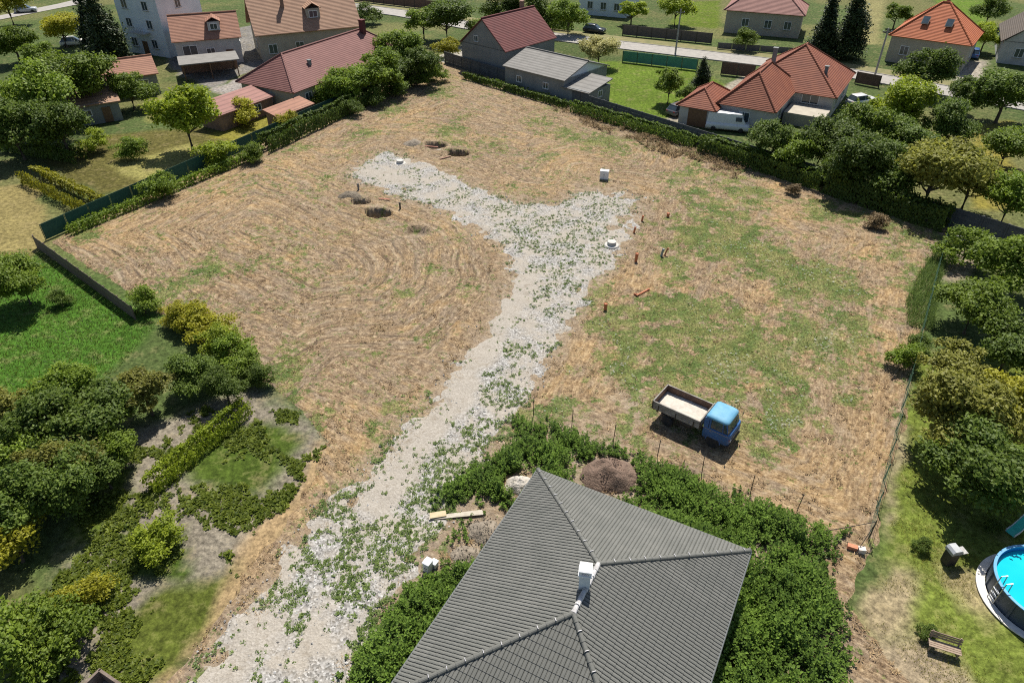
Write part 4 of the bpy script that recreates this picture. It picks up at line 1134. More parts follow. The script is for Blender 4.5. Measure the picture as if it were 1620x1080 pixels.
def chimney(rf, x, y, z0, z1, mat=None, s=0.5):
    c = MB().box((x, y, (z0 + z1) / 2), (s, s, z1 - z0)).box((x, y, z1 + 0.05), (s + 0.14, s + 0.14, 0.1)).build('chimney', mat or W_BRICK, rf)
    return c
def dormer(rf, x, y, z, w, dp, h, wmat, rmat):
    d = MB().box((x, y, z + h / 2), (w, dp, h)).build('dormer', wmat, rf)
    MB().slab([(x - w / 2 - 0.2, y - dp / 2 - 0.25, z + h - 0.02), (x, y - dp / 2 - 0.25, z + h + w * 0.35), (x, y + dp, z + h + w * 0.35), (x - w / 2 - 0.2, y + dp, z + h - 0.02)][::-1], 0.1)\
        .slab([(x + w / 2 + 0.2, y - dp / 2 - 0.25, z + h - 0.02), (x, y - dp / 2 - 0.25, z + h + w * 0.35), (x, y + dp, z + h + w * 0.35), (x + w / 2 + 0.2, y + dp, z + h - 0.02)], 0.1).build('dormer', rmat, rf)
    wall_opening(rf, Vector((x, y - dp / 2 - 0.03, 0)), 0, w * 0.65, h * 0.7, z + 0.15)

VR = R(-31)
# f: red hip roofed L-shaped house on the right
f = tag(empty('brick_red_house', (31.8, 85.0, 0), VR), 'house with sprawling brick red hip roofs behind the far wall', 'house')
hbox(f, -7.0, 11.0, 4.6, 23.4, 3.0, W_WHITE); rf = hip(f, -7.0, 11.0, 4.6, 23.4, 3.0, 4.4, RF_RED)
hbox(f, -7.2, 1.2, -0.6, 12.0, 3.0, W_WHITE); hip(f, -7.2, 1.2, -0.6, 13.5, 3.0, 3.3, RF_RED)
hbox(f, -11.8, -0.5, -7.3, 7.2, 2.5, W_WHITE); hip(f, -11.8, -0.5, -7.4, 7.0, 2.5, 1.7, RF_RED)
chimney(rf, -4.2, 12.8, 4.2, 7.4, W_GREY); chimney(rf, 2.4, 14.4, 3.8, 5.6, W_GREY, 0.4)
MB().box((2.2, 8.6, 0.75), (5.0, 4.6, 1.5)).build('terrace', W_CREAM, f)
win(f, 1.8, 11.0, 1.6, 2.2, 1.2, 's'); win(f, 4.6, 14, 1.0, 1.4, 1.3, 'e'); win(f, 4.6, 19, 1.0, 1.4, 1.3, 'e'); win(f, -0.6, 5, 1.0, 1.4, 1.3, 'e'); win(f, -4, 1.2, 1.0, 1.4, 1.3, 's')
door(f, -9.4, -0.5, 2.4, 2.1, 's')
# e: gabled house with annexes in the middle
e = tag(empty('gabled_house', (-7.8, 115.9, 0), R(-42)), 'grey gabled house with dark red roof behind the far corner of the plots', 'house')
hbox(e, 0, 0, 9.2, 11.5, 4.2, W_GREY); rf = hip(e, 0, 0, 9.2, 11.5, 4.2, 3.9, RF_DRED, 0.25, 'gy', wmat=W_GREY)
chimney(rf, 4.0, 9.5, 6.8, 9.0)
win(e, 3.2, 0, 4.6, 0.9, 0.9, 's'); win(e, 9.2, 8, 1.2, 1.2, 1.2, 'e')
a2 = tag(empty('grey_annex', (-0.4, 107.6, 0), R(-42)), 'low annex with grey sheet roof in front of the dark red gabled house', 'shed')
hbox(a2, 0.3, -1.2, 11.2, 8.8, 3.1, W_GREY); hip(a2, 0.3, -1.2, 11.2, 8.8, 3.1, 1.5, RF_GREY, 0.3, 'gx', wmat=W_BLUE)
win(a2, 3.0, -1.2, 1.2, 1.0, 0.9, 's'); win(a2, 8.0, -1.2, 1.2, 1.0, 0.9, 's')
a3 = tag(empty('small_annex', (8.6, 101.4, 0), R(-42)), 'small lean-to with grey roof at the lawn end of the grey annex', 'shed')
hbox(a3, 0.1, -2.6, 4.6, 2.4, 2.2, W_GREY); hip(a3, 0.1, -2.6, 4.6, 2.4, 2.2, 0.8, RF_GREY, 0.2, 'lean')
door(a3, 3.4, -2.6, 0.9, 1.9, 's'); win(a3, 4.6, 0, 1.0, 1.0, 0.9, 'e')
# d: long faded red roof house, upper left
d = tag(empty('faded_red_house', (-28.6, 93.8, 0), R(61)), 'long low house under a broad faded red hip roof', 'house')
hbox(d, 0.4, 0.3, 24.5, 9.8, 3.0, W_CREAM); rf = hip(d, 0.4, 0.3, 24.5, 9.8, 3.0, 3.3, RF_PINK, 0.5, 'hip', ratio=0.8)
chimney(rf, 20.5, 4.4, 5.0, 7.6, RF_DRED, 0.7); chimney(rf, 6.5, 2.6, 4.2, 5.2, W_GREY, 0.4)
for x in (3, 8, 13, 18): win(d, x, 0.3, 1.0, 1.3, 1.2, 's')
win(d, 0.4, 5, 1.0, 1.3, 1.2, 'w')
l1 = tag(empty('lean_to_shed', (-36.2, 87.2, 0), R(60)), 'lean-to with rose roof and dark open front left of the faded red house', 'shed')
hbox(l1, 0.2, 0.2, 9.0, 3.8, 2.2, W_BRICK); hip(l1, 0.2, 0.2, 9.0, 3.8, 2.2, 0.7, RF_ROSE, 0.3, 'lean')
door(l1, 3, 0.2, 1.0, 1.9, 's'); win(l1, 6.3, 0.2, 0.9, 1.2, 0.9, 's')
l2 = tag(empty('garden_shed', (-29.0, 87.4, 0), R(60)), 'narrow shed with salmon roof at the foot of the faded red house', 'shed')
hbox(l2, 0.2, 0.2, 6.2, 2.3, 1.9, W_BRICK); hip(l2, 0.2, 0.2, 6.2, 2.3, 1.9, 0.5, RF_SALM, 0.25, 'lean')
door(l2, 2.5, 0.2, 0.9, 1.7, 's')
# c: salmon roofed long outbuilding
c = tag(empty('salmon_outbuilding', (-58.8, 104.2, 0), R(-25)), 'long outbuilding with salmon tile roof at the upper left', 'shed')
c.rotation_euler = (0, 0, R(31)); c.location = (-55.6, 97.2, 0)
hbox(c, -5.0, 2.6, 7.6, 8.6, 2.9, W_GREY); hip(c, -5.0, 2.6, 7.6, 8.6, 2.9, 1.7, RF_SALM, 0.35, 'gx', wmat=W_WHITE)
win(c, 4.8, 2.6, 0.8, 3.2, 1.4, 's'); win(c, 7.6, 5.6, 1.0, 1.0, 1.0, 'e'); door(c, 0.5, 2.6, 1.0, 2.0, 's')
# k: grey shed far left
k = tag(empty('grey_shed', (-55.2, 89.2, 0), R(32)), 'small grey shed with tan roof among the trees at left', 'shed')
hbox(k, 0, 0, 5.2, 4.2, 2.6, W_GREY); hip(k, 0, 0, 5.2, 4.2, 2.6, 0.9, RF_TAN, 0.3, 'lean'); door(k, 3.6, 0, 1.0, 1.9, 's'); win(k, 1.4, 0, 1.1, 1.0, 0.8, 's')
# a: tall white house, top left
WHC = (-56.6, 122.5)
a = tag(empty('white_house', (-64.6, 128.0, 0), R(18)), 'tall bluish white house at the top left', 'house')
a.rotation_euler = (0, 0, R(-25)); a.location = (WHC[0] - 9.5 * 0.906, WHC[1] + 9.5 * 0.423, 0)
hbox(a, 0, 0, 9.5, 9.0, 9.5, W_BLUE); hip(a, 0, 0, 9.5, 9.0, 9.5, 3.0, RF_TAN, 0.5)
for z in (1.2, 4.2, 7.0):
    for x in (2.2, 6.8): win(a, x, 0, z, 1.3, 1.4, 's')
    win(a, 9.5, 4.2, z, 1.2, 1.4, 'e')
door(a, 4.5, 0, 1.1, 2.1, 's')
MB().box((4.7, -0.7, 3.6), (3.4, 1.4, 0.15)).build('balcony', W_WHITE, a)
for x in np.linspace(3.1, 6.3, 9): MB().box((x, -1.36, 4.15), (0.05, 0.05, 0.95)).build('balcony_bar', W_WHITE, a)
# b: big tan roofed house, top left centre
b = tag(empty('tan_roofed_house', (-40.6, 119.6, 0), R(24)), 'large house with tan tiled roof and dormers at the top left', 'house')
hbox(b, 0.3, 0.3, 16.4, 10.2, 4.2, W_CREAM); rf = hip(b, 0.3, 0.3, 16.4, 10.2, 4.2, 4.6, RF_TAN, 0.6, 'gx', wmat=W_CREAM)
dormer(rf, 9.6, 2.6, 5.6, 2.2, 2.0, 1.5, W_CREAM, RF_TAN)
chimney(rf, 5.2, 3.6, 6.0, 9.4); chimney(rf, 13.0, 6.2, 7.4, 9.4)
for x in (2.2, 6.5, 11, 14.6): win(b, x, 0.3, 1.1, 1.4, 1.5, 's')
win(b, 0.3, 5, 1.2, 1.3, 1.4, 'w'); win(b, 0.3, 5, 4.8, 1.0, 1.2, 'w')
b2 = tag(empty('gabled_wing', (-52.6, 116.6, 0), R(20)), 'smaller gabled house with salmon roof and arched front beside the tall white house', 'house')
hbox(b2, 0, 0, 9.6, 7.6, 4.0, W_WHITE); rf = hip(b2, 0, 0, 9.6, 7.6, 4.0, 3.0, RF_SALM, 0.4, 'gx', wmat=W_WHITE)
dormer(rf, 6.2, 1.8, 4.9, 1.8, 1.8, 1.3, W_WHITE, RF_SALM)
win(b2, 2.0, 0, 1.0, 2.2, 2.2, 's'); win(b2, 5.0, 0, 1.2, 1.3, 1.4, 's'); door(b2, 7.8, 0, 1.1, 2.1, 's'); win(b2, 9.6, 4, 1.2, 1.2, 1.3, 'e')
b3 = tag(empty('carport', (-49.0, 108.8, 0), R(24)), 'dark open carport with flat roof in front of the gabled houses', 'shed')
for x in (0.2, 4.0, 7.8):
    for y in (0.2, 4.6): MB().box((x, y, 1.2), (0.16, 0.16, 2.4)).build('post', M_DOOR, b3)
MB().box((4, 2.4, 2.48), (8.6, 5.4, 0.14), 0, 0.02).build('roof', RF_GREY, b3)
MB().box((4, 4.95, 1.2), (8.2, 0.15, 2.4)).build('wall', W_BRICK, b3)
# g, h, i, j: houses beyond the street
g = tag(empty('rose_roofed_house', (39.4, 140.6, 0), R(-22)), 'grey house with rose tile roof across the street', 'house')
hbox(g, 0, 0, 13.2, 9.0, 4.0, W_CREAM); rf = hip(g, 0, 0, 13.2, 9.0, 4.0, 3.4, RF_ROSE, 0.5)
chimney(rf, 8, 5.4, 6.2, 8.2)
for x in (3.6, 7.6, 11): win(g, x, 0, 1.3, 1.3, 1.4, 's')
win(g, 0, 4.5, 1.3, 1.3, 1.4, 'w')
h = tag(empty('orange_roofed_house', (60.9, 120.6, 0), R(-36)), 'house with bright orange hip roof and two skylights across the street', 'house')
hbox(h, 0, 0, 11.2, 10.2, 4.1, W_CREAM); rf = hip(h, 0, 0, 11.2, 10.2, 4.1, 4.6, RF_ORA, 0.45)
for x in (3.9, 7.3):
    sk = MB().box((x, 1.9, 6.4), (0.9, 0.1, 1.3), 0, 0.01, Matrix.Rotation(R(-50), 3, 'X')).build('skylight', M_GLASS, rf)
    MB().box((x, 1.88, 6.36), (1.06, 0.08, 1.46), 0, 0.01, Matrix.Rotation(R(-50), 3, 'X')).build('skylight_frame', M_DARK, sk)
chimney(rf, 5.6, 6.6, 7.6, 9.8)
for x in (2.4, 5.6, 8.8): win(h, x, 0, 1.3, 1.3, 1.4, 's')
win(h, 11.2, 5, 1.3, 1.3, 1.4, 'e')
i_ = tag(empty('brown_roofed_house', (78.6, 119.6, 0), R(-28)), 'house with dark brown roof cut by the right edge of the view', 'house')
hbox(i_, 0, 0, 10.0, 13.0, 3.4, W_WHITE); hip(i_, 0, 0, 10.0, 13.0, 3.4, 4.2, RF_BRN, 0.5, 'gy', wmat=W_WHITE)
win(i_, 2.6, 0, 1.1, 1.3, 1.4, 's'); win(i_, 6.6, 0, 1.1, 1.3, 1.4, 's'); door(i_, 4.6, 0, 1.0, 2.0, 's')
j = tag(empty('pale_blue_house', (13.6, 156.6, 0), R(-24)), 'pale blue house between trees at the top centre', 'house')
hbox(j, 0, 0, 10.0, 9.0, 4.4, W_BLUE); hip(j, 0, 0, 10.0, 9.0, 4.4, 3.4, RF_PINK, 0.5)
for x in (2.4, 5.2, 8.0): win(j, x, 0, 1.2, 1.2, 1.4, 's')
# bottom-left: sunken wooden-framed compost bay
sh = tag(empty('compost_bay', (-17.6, 15.3, 0), R(-28)), 'dark timber framed bay of bare earth in the bottom left garden', 'compost bay')
for p_, s_ in (((0, 1.0, 0.5), (2.4, 0.12, 1.0)), ((-1.2, 0, 0.5), (0.12, 2.1, 1.0)), ((1.2, 0, 0.5), (0.12, 2.1, 1.0)), ((0, -1.0, 0.25), (2.4, 0.12, 0.5))):
    for q in range(4): MB().box((p_[0], p_[1], (q + 0.5) * s_[2] / 4), (s_[0], s_[1], s_[2] / 4 - 0.02)).build('plank', M_BRD, sh)
MB().box((0, 0, 0.12), (2.3, 1.9, 0.24)).build('earth_fill', M_RUBBLE, sh)

# ------------------------------------------------------------------ street fences
def slat_bay(mat, hs):
    def f_(rt, n, s, h):
        me = MB().box((s / 2, 0, h / 2 + 0.05), (s - 0.14, 0.04, h - 0.1)).mesh('panel'); me.materials.append(mat)
        for i in range(n): obj('panel', me, rt, (i * s, 0, 0))
    return f_
M_TEAL = plain('teal_green_fence', (0.05, 0.20, 0.155), (0.075, 0.25, 0.19), 1.0, 0.7)
run_fence('teal_fence', 'teal green panel fence between the lawn and the street', 'fence', (18, 120.2), (29, 115), 2.5, 1.7, slat_bay(M_TEAL, 1), M_GPOST, 0.05, True)
M_BROWNF = plain('dark_brown_fence', (0.085, 0.05, 0.038), (0.12, 0.075, 0.055), 1.5, 0.8)
run_fence('brown_gate', 'dark brown boarded gate at the street above the brick red house', 'gate', (32.3, 112.9), (36.8, 110.9), 2.6, 1.9, slat_bay(M_BROWNF, 1), M_DARK, 0.06, True)
run_fence('brown_fence', 'dark brown fence right of the brick red house at the street', 'fence', (51.2, 108.2), (53.8, 106), 2.4, 1.7, slat_bay(M_BROWNF, 1), M_DARK, 0.06, True)
run_fence('dark_fence', 'dark fence on the far side of the street below the trees', 'fence', (20.3, 138.4), (35.1, 131.8), 2.6, 1.8, slat_bay(plain('dark_slate_fence', (0.07, 0.065, 0.06), (0.11, 0.09, 0.08), 1.5, 0.8), 1), M_DARK, 0.06, True)
run_fence('low_fence', 'low dark fence in front of the rose roofed house', 'fence', (35.4, 128.3), (48.7, 124.1), 2.4, 1.1, slat_bay(M_PANEL, 1), M_DARK, 0.05, True)
run_fence('dark_street_wall', 'dark wall along the street at the top centre', 'wall', (-37.1, 171.3), (-15.8, 159.9), 2.6, 1.8, slat_bay(M_BROWNF, 1), M_DARK, 0.06, True)

def upole(loc, h, label):
    r = tag(empty('utility_pole', (*loc, 0)), label, 'utility pole')
    MB().tube([(0, 0, -0.1), (0, 0, h)], [0.16, 0.11], 10).build('shaft', M_CONC, r)
    MB().box((0, 0, h - 0.5), (1.4, 0.09, 0.09)).build('crossarm', M_DARK, r)
    for x in (-0.6, 0, 0.6): MB().lathe([(0.04, h - 0.45), (0.05, h - 0.36), (0.001, h - 0.28)], 8, (x, 0, 0)).build('insulator', M_WHITE, r)
upole((27.5, 124.9), 7.0, 'concrete utility pole at the street behind the teal fence')
upole((55.5, 111.5), 7.0, 'concrete utility pole at the street left of the orange roofed house')

# ------------------------------------------------------------------ cars
def paint(name, c):
    t = NT(name); t.color(t.ramp(t.noise(t.coord(), 1.5), [(0.3, c), (0.7, tuple(x * 0.9 for x in c))])); t.rough(0.28, 0, 0.5)
    t.b.inputs['Coat Weight'].default_value = 0.5
    return t.m
def car(loc, rz, mat, label, L=4.2, W=1.74, H=1.45, van=False):
    r = tag(empty('parked_car' if not van else 'white_van', (*loc, 0.03), rz), label, 'car' if not van else 'van')
    m = MB(); hw = W / 2
    loft(m, [ring(-L / 2 + 0.05, L / 2 - 0.05, hw - 0.06, 0.25, 0.22), ring(-L / 2, L / 2, hw, 0.35, 0.42), ring(-L / 2 + 0.02, L / 2 - 0.02, hw, 0.38, 0.66), ring(-L / 2 + 0.08, L / 2 - 0.12, hw - 0.05, 0.40, 0.86 if not van else 1.0)])
    body = m.build('body', mat, r, True)
    zb = 0.85 if not van else 0.98
    x0, x1 = (-L / 2 + 0.12, L / 2 - 1.05) if not van else (-L / 2 + 0.1, L / 2 - 0.5)
    xt0, xt1 = (x0 + 0.45, x1 - 0.75) if not van else (x0 + 0.1, x1 - 0.65)
    m = MB(); loft(m, [ring(x0, x1, hw - 0.10, 0.22, zb), ring(xt0, xt1, hw - 0.24, 0.2, H - 0.05)])
    if van:
        m.build('cargo_body', mat, r)
        MB().box((x1 - 0.36, 0, (zb + H) / 2), (0.05, W - 0.5, (H - zb) * 0.7), 0, 0, Matrix.Rotation(R(-38), 3, 'Y')).build('windscreen', M_GLASS, r)
        for s in (-1, 1): MB().box((x1 - 0.95, s * (hw - 0.15), (zb + H) / 2), (0.75, 0.04, 0.5), 0, 0, Matrix.Rotation(s * 0.16, 3, 'X')).build('side_window', M_GLASS, r)
    else: m.build('window', M_GLASS, r)
    m = MB(); loft(m, [ring(xt0 - 0.05, xt1 + 0.06, hw - 0.23, 0.22, H - 0.08), ring(xt0 + 0.05, xt1 - 0.05, hw - 0.28, 0.22, H)])
    m.build('roof_panel', mat, r, True)
    for sx in (-1, 1):
        for sy in (-1, 1): wheel(r, (sx * L * 0.31, sy * (hw - 0.10), 0.31), 0.31, 0.2, M_TYRE, M_RIM, 14)
    for sy in (-1, 1):
        MB().box((L / 2 - 0.06, sy * (hw - 0.32), 0.66), (0.08, 0.32, 0.14), 0, 0.02).build('headlight', M_LENS, r)
        MB().box((-L / 2 + 0.05, sy * (hw - 0.28), 0.70), (0.08, 0.26, 0.14), 0, 0.02).build('tail_light', M_RED, r)
        if not van: MB().tube([(x1 - 0.55, sy * (hw - 0.14), zb), (xt1 - 0.1, sy * (hw - 0.24), H - 0.06)], 0.035, 5).build('pillar', mat, r); MB().tube([(-0.05, sy * (hw - 0.11), zb), (-0.1, sy * (hw - 0.24), H - 0.06)], 0.035, 5).build('pillar', mat, r)
    return r
car((26.2, 94.9), R(62), paint('pale_blue_car_paint', (0.16, 0.30, 0.46)), 'light blue car parked on the drive left of the brick red house')
car((27.2, 88.3), R(-17), paint('white_van_paint', (0.72, 0.72, 0.71)), 'white van parked lengthwise behind the far wall', 5.4, 1.95, 2.2, True)
car((48, 98.1), R(20), paint('white_car_paint', (0.74, 0.74, 0.73)), 'white car parked right of the brick red house')
car((76.7, 123.3), R(60), paint('blue_car_paint', (0.05, 0.12, 0.30)), 'dark blue car parked beside the orange roofed house')
car((15.3, 140.3), R(-27), paint('black_car_paint', (0.025, 0.03, 0.035)), 'black car parked across the street at the top centre')
car((22.4, 94.4), R(40), paint('grey_car_paint', (0.12, 0.12, 0.13)), 'dark grey car parked at the foot of the drive by the lawn')
car((-100.2, 158.1), R(20), paint('silver_car_paint', (0.38, 0.40, 0.42)), 'silver car on the side street at the top left')
car((-76.7, 130.9), R(24), paint('ivory_car_paint', (0.66, 0.64, 0.60)), 'ivory car between trees left of the tall white house')

# ------------------------------------------------------------------ right-hand garden: pool, slide, grill, bench, pots
PC = (26.15, 20.8)
pool = tag(empty('swimming_pool', (*PC, 0.0)), 'round above ground swimming pool with turquoise water at the right edge', 'pool')
M_PWALL = plain('pool_outer_wall', (0.035, 0.055, 0.085), (0.05, 0.07, 0.10), 1.5, 0.5)
M_LINER = plain('blue_pool_liner', (0.01, 0.16, 0.45), (0.015, 0.19, 0.48), 1.5, 0.4)
t = NT('pool_water'); pos = t.coord()
t.color(t.ramp(t.noise(pos, 0.6, 2), [(0.3, (0.004, 0.42, 0.54)), (0.7, (0.012, 0.48, 0.57))])); t.rough(0.12, 0, 0.3); t.bump(t.noise(pos, 2.2, 2), 0.02, 0.03)
n = 64
MB().lathe([(2.40, 0.0), (2.40, 1.2), (2.34, 1.2), (2.34, 0.05), (0.001, 0.05)], n, cap=False).build('wall', M_PWALL, pool)
MB().lathe([(2.335, 0.05), (2.335, 1.19), (2.33, 1.19), (2.33, 0.06)], n, cap=False).build('liner', M_LINER, pool)
m = MB(); rings_ = []
for rr in (0.001, 0.8, 1.6, 2.325): rings_.append((rr, 0.92))
MB().lathe(rings_, n, cap=False).build('water', t.m, pool)
MB().lathe([(2.32, 1.205), (2.46, 1.205), (2.46, 1.25), (2.32, 1.25), (2.32, 1.206)], n, cap=False).build('rim', plain('pool_rim', (0.10, 0.30, 0.50), (0.14, 0.36, 0.56), 2, 0.4), pool)
for k in range(16):
    a_ = 2 * math.pi * k / 16
    MB().box((2.43 * math.cos(a_), 2.43 * math.sin(a_), 0.6), (0.06, 0.12, 1.2), a_).build('upright', M_PWALL, pool)
tag(MB().lathe([(2.45, 0.02), (2.85, 0.02), (2.85, 0.07), (2.45, 0.07)], n, cap=False).build('pool_surround', plain('white_gravel_ring', (0.70, 0.67, 0.62), (0.58, 0.54, 0.48), 3, 0.95, bump=0.6), None, False, (*PC, 0.03)), 'pale gravel ring round the swimming pool', 'paving')
for s_ in (-1, 1):
    MB().tube([(-2.55, s_ * 0.22, 0.0), (-2.47, s_ * 0.22, 1.7), (-2.2, s_ * 0.22, 1.75), (-2.12, s_ * 0.22, 0.5)], 0.025, 8).build('ladder_rail', M_CHROME, pool)
for z_ in (0.3, 0.6, 0.9): MB().box((-2.53, 0, z_), (0.08, 0.44, 0.03)).build('ladder_step', M_WHITE, pool)
# slide / toy, turquoise
sl = tag(empty('garden_slide', (*(27.7, 25.2), 0.0), R(25)), 'small turquoise and white garden slide above the pool', 'slide')
M_TURQ = plain('turquoise_plastic', (0.05, 0.55, 0.42), (0.07, 0.6, 0.47), 3, 0.4)
ch_ = MB(); prf = [(-0.9, 0.12), (-0.5, 0.22), (0.2, 0.85), (0.55, 1.0)]
for (xa, za), (xb, zb_) in zip(prf, prf[1:]):
    ch_.slab([(xa, -0.24, za), (xb, -0.24, zb_), (xb, 0.24, zb_), (xa, 0.24, za)], 0.03)
ch_.build('chute', M_TURQ, sl)
for s in (-1, 1):
    w_ = MB()
    for (xa, za), (xb, zb_) in zip(prf, prf[1:]): w_.slab([(xa, s * 0.25, za - 0.02), (xb, s * 0.25, zb_ - 0.02), (xb, s * 0.25, zb_ + 0.16), (xa, s * 0.25, za + 0.16)], 0.03)
    w_.build('side_wall', M_WHITE, sl)
    MB().tube([(0.55, s * 0.22, 1.45), (0.60, s * 0.22, 0.9), (0.95, s * 0.28, 0)], 0.03, 8).build('ladder_rail', M_WHITE, sl)
for z in (0.25, 0.5, 0.75): MB().tube([(0.95 - z * 0.38, -0.25, z), (0.95 - z * 0.38, 0.25, z)], 0.025, 6).build('rung', M_TURQ, sl)
gr = tag(empty('garden_grill', (*(22.7, 23.1), 0.0), R(10)), 'grey lidded garden grill on the lawn left of the pool', 'grill')
MB().box((0, 0, 0.45), (0.55, 0.5, 0.9), 0, 0.03).build('cabinet', M_DARK, gr)
MB().prism([(-0.32, 0.92), (0.32, 0.92), (0.30, 1.08), (0.18, 1.2), (-0.18, 1.2), (-0.30, 1.08)], -0.28, 0.28).build('hood', plain('grey_hood', (0.42, 0.43, 0.44), (0.34, 0.35, 0.36), 4, 0.4, 0.3), gr)
MB().tube([(-0.25, -0.32, 1.02), (0.25, -0.32, 1.02)], 0.015, 6).build('handle', M_CHROME, gr)
MB().box((0.5, 0, 0.86), (0.4, 0.45, 0.03)).build('side_shelf', M_CHROME, gr)
bn = tag(empty('garden_bench', (*(19.9, 18), 0.0), R(-22)), 'brown wooden garden bench on the dry grass left of the pool', 'bench')
M_BENCH = plain('weathered_bench_wood', (0.24, 0.17, 0.12), (0.33, 0.25, 0.18), 4, 0.8)
for k in range(4): MB().box((0, -0.02 + k * 0.11, 0.45), (1.35, 0.095, 0.035), 0, 0.005).build('seat_slat', M_BENCH, bn)
for k in range(3): MB().box((0, 0.44 + k * 0.03, 0.58 + k * 0.12), (1.35, 0.03, 0.1), 0, 0.005).build('back_slat', M_BENCH, bn)
for sx in (-0.58, 0.58):
    for y in (0.0, 0.40): MB().box((sx, y, 0.215), (0.06, 0.06, 0.43)).build('leg', M_BENCH, bn)
    MB().box((sx, 0.47, 0.65), (0.06, 0.05, 0.5), 0, 0, Matrix.Rotation(R(-14), 3, 'X')).build('back_post', M_BENCH, bn)

# ------------------------------------------------------------------ trees, shrubs and hedges
M_BARK = plain('bark', (0.11, 0.085, 0.06), (0.06, 0.045, 0.032), 6, 0.95, bump=0.6, bscale=20, bdist=0.03)
L_DARK = leaf_mat('dark_green_leaf', (0.0295, 0.0708, 0.0147), (0.1475, 0.236, 0.0502))
L_MID = leaf_mat('mid_green_leaf', (0.04, 0.09, 0.0137), (0.2125, 0.3313, 0.0475))
L_BRIGHT = leaf_mat('bright_green_leaf', (0.0688, 0.1313, 0.0125), (0.3375, 0.4625, 0.0438))
L_YELLOW = leaf_mat('yellow_green_leaf', (0.11, 0.13, 0.012), (0.48, 0.46, 0.035))
L_PALE = leaf_mat('pale_leaf', (0.20, 0.20, 0.06), (0.60, 0.56, 0.24))
L_OLIVE = leaf_mat('olive_leaf', (0.0737, 0.0914, 0.0177), (0.3466, 0.3466, 0.0663))
L_CONI = leaf_mat('conifer_leaf', (0.008, 0.022, 0.008), (0.038, 0.070, 0.022), 0.15)
L_DRY = leaf_mat('dry_bramble_leaf', (0.09, 0.06, 0.025), (0.30, 0.21, 0.10), 0.15)

def leaf_quads(c, nrm, size, g, asp=0.62):
    """diamond leaves at c with normals nrm; returns verts, faces"""
    n = len(c)
    nrm = nrm / (np.linalg.norm(nrm, axis=1, keepdims=True) + 1e-9)
    r = g.normal(size=(n, 3))
    t = np.cross(nrm, r); t /= (np.linalg.norm(t, axis=1, keepdims=True) + 1e-9)
    b = np.cross(nrm, t)
    s = size[:, None]
    co = np.stack([c - t * s, c + b * s * asp - nrm * s * 0.12, c + t * s, c - b * s * asp - nrm * s * 0.12], 1).reshape(-1, 3)
    return co, np.arange(4 * n).reshape(n, 4)

def crown_mesh(name, lobes, n, size, seed, flat=1.0):
    """lobes: (centre, radii). Leaves gather in clumps on the outside of every lobe"""
    g = np.random.default_rng(seed)
    C, Nn, T = [], [], []
    vol = np.array([np.prod(r) ** 0.66 for _, r in lobes]); cnt = (n * vol / vol.sum()).astype(int)
    for (c, r), k in zip(lobes, cnt):
        c = np.array(c); r = np.array(r)
        ncl = max(6, k // 16)
        d = g.normal(size=(ncl, 3)); d /= np.linalg.norm(d, axis=1, keepdims=True)
        d[:, 2] = np.where(d[:, 2] < -0.55, -d[:, 2] * 0.6, d[:, 2])
        q = g.uniform(0.55, 1.06, (ncl, 1)) ** 0.7
        cc = c + d * r * q
        ct = g.uniform(0, 1, ncl)
        w = g.integers(0, ncl, k)
        sp = 0.16 * r.mean() + size * 0.8
        p = cc[w] + g.normal(size=(k, 3)) * sp * np.array([1, 1, 0.7])
        C.append(p)
        Nn.append(d[w] * 0.5 + g.normal(size=(k, 3)) * 0.55 + np.array([0, 0, 0.75]))
        T.append(np.clip(0.15 + 0.5 * ct[w] + 0.35 * g.uniform(0, 1, k), 0, 1))
    C = np.concatenate(C); Nn = np.concatenate(Nn); T = np.concatenate(T)
    C[:, 2] = np.maximum(C[:, 2], 0.05)
    co, f = leaf_quads(C, Nn, g.uniform(0.7, 1.3, len(C)) * size, g)
    return mesh_np(name, co, f, L_MID, {'tint': np.repeat(T, 4)})

def trunk_mesh(name, h, r, seed, limbs=6, spread=1.6):
    g = random.Random(seed)
    m = MB()
    pts = [(0, 0, -0.1), (g.uniform(-.1, .1), g.uniform(-.1, .1), h * 0.35), (g.uniform(-.2, .2), g.uniform(-.2, .2), h * 0.7), (g.uniform(-.3, .3), g.uniform(-.3, .3), h)]
    m.tube(pts, [r, r * 0.8, r * 0.5, r * 0.15], 8)
    for i in range(limbs):
        a = i * 2.4 + g.uniform(-.4, .4); z0 = h * g.uniform(0.3, 0.62); L = spread * g.uniform(0.7, 1.1)
        p0 = Vector((0, 0, z0)); p2 = Vector((math.cos(a) * L, math.sin(a) * L, z0 + L * g.uniform(0.4, 0.9)))
        p1 = (p0 + p2) / 2 + Vector((0, 0, -0.1 * L))
        m.tube([p0, p1, p2], [r * 0.5, r * 0.34, r * 0.1], 6)
    me = m.mesh(name); me.materials.append(M_BARK)
    return me

def lobes_round(R0, zc, hz, n, seed, rad=0.46):
    g = np.random.default_rng(seed); out = [((0, 0, zc - 0.1 * hz), (R0 * 0.55, R0 * 0.55, hz * 0.6))]
    for i in range(n):
        a = g.uniform(0, 6.28); u = g.uniform(-0.55, 0.95)
        q = math.sqrt(1 - u * u) * g.uniform(0.5, 1.0)
        k = rad * g.choice([0.45, 0.6, 0.8, 1.05]) * g.uniform(0.85, 1.1)
        out.append(((math.cos(a) * q * R0, math.sin(a) * q * R0, zc + u * hz * g.uniform(0.65, 0.95)), (R0 * k, R0 * k, hz * k * 0.85)))
    return out
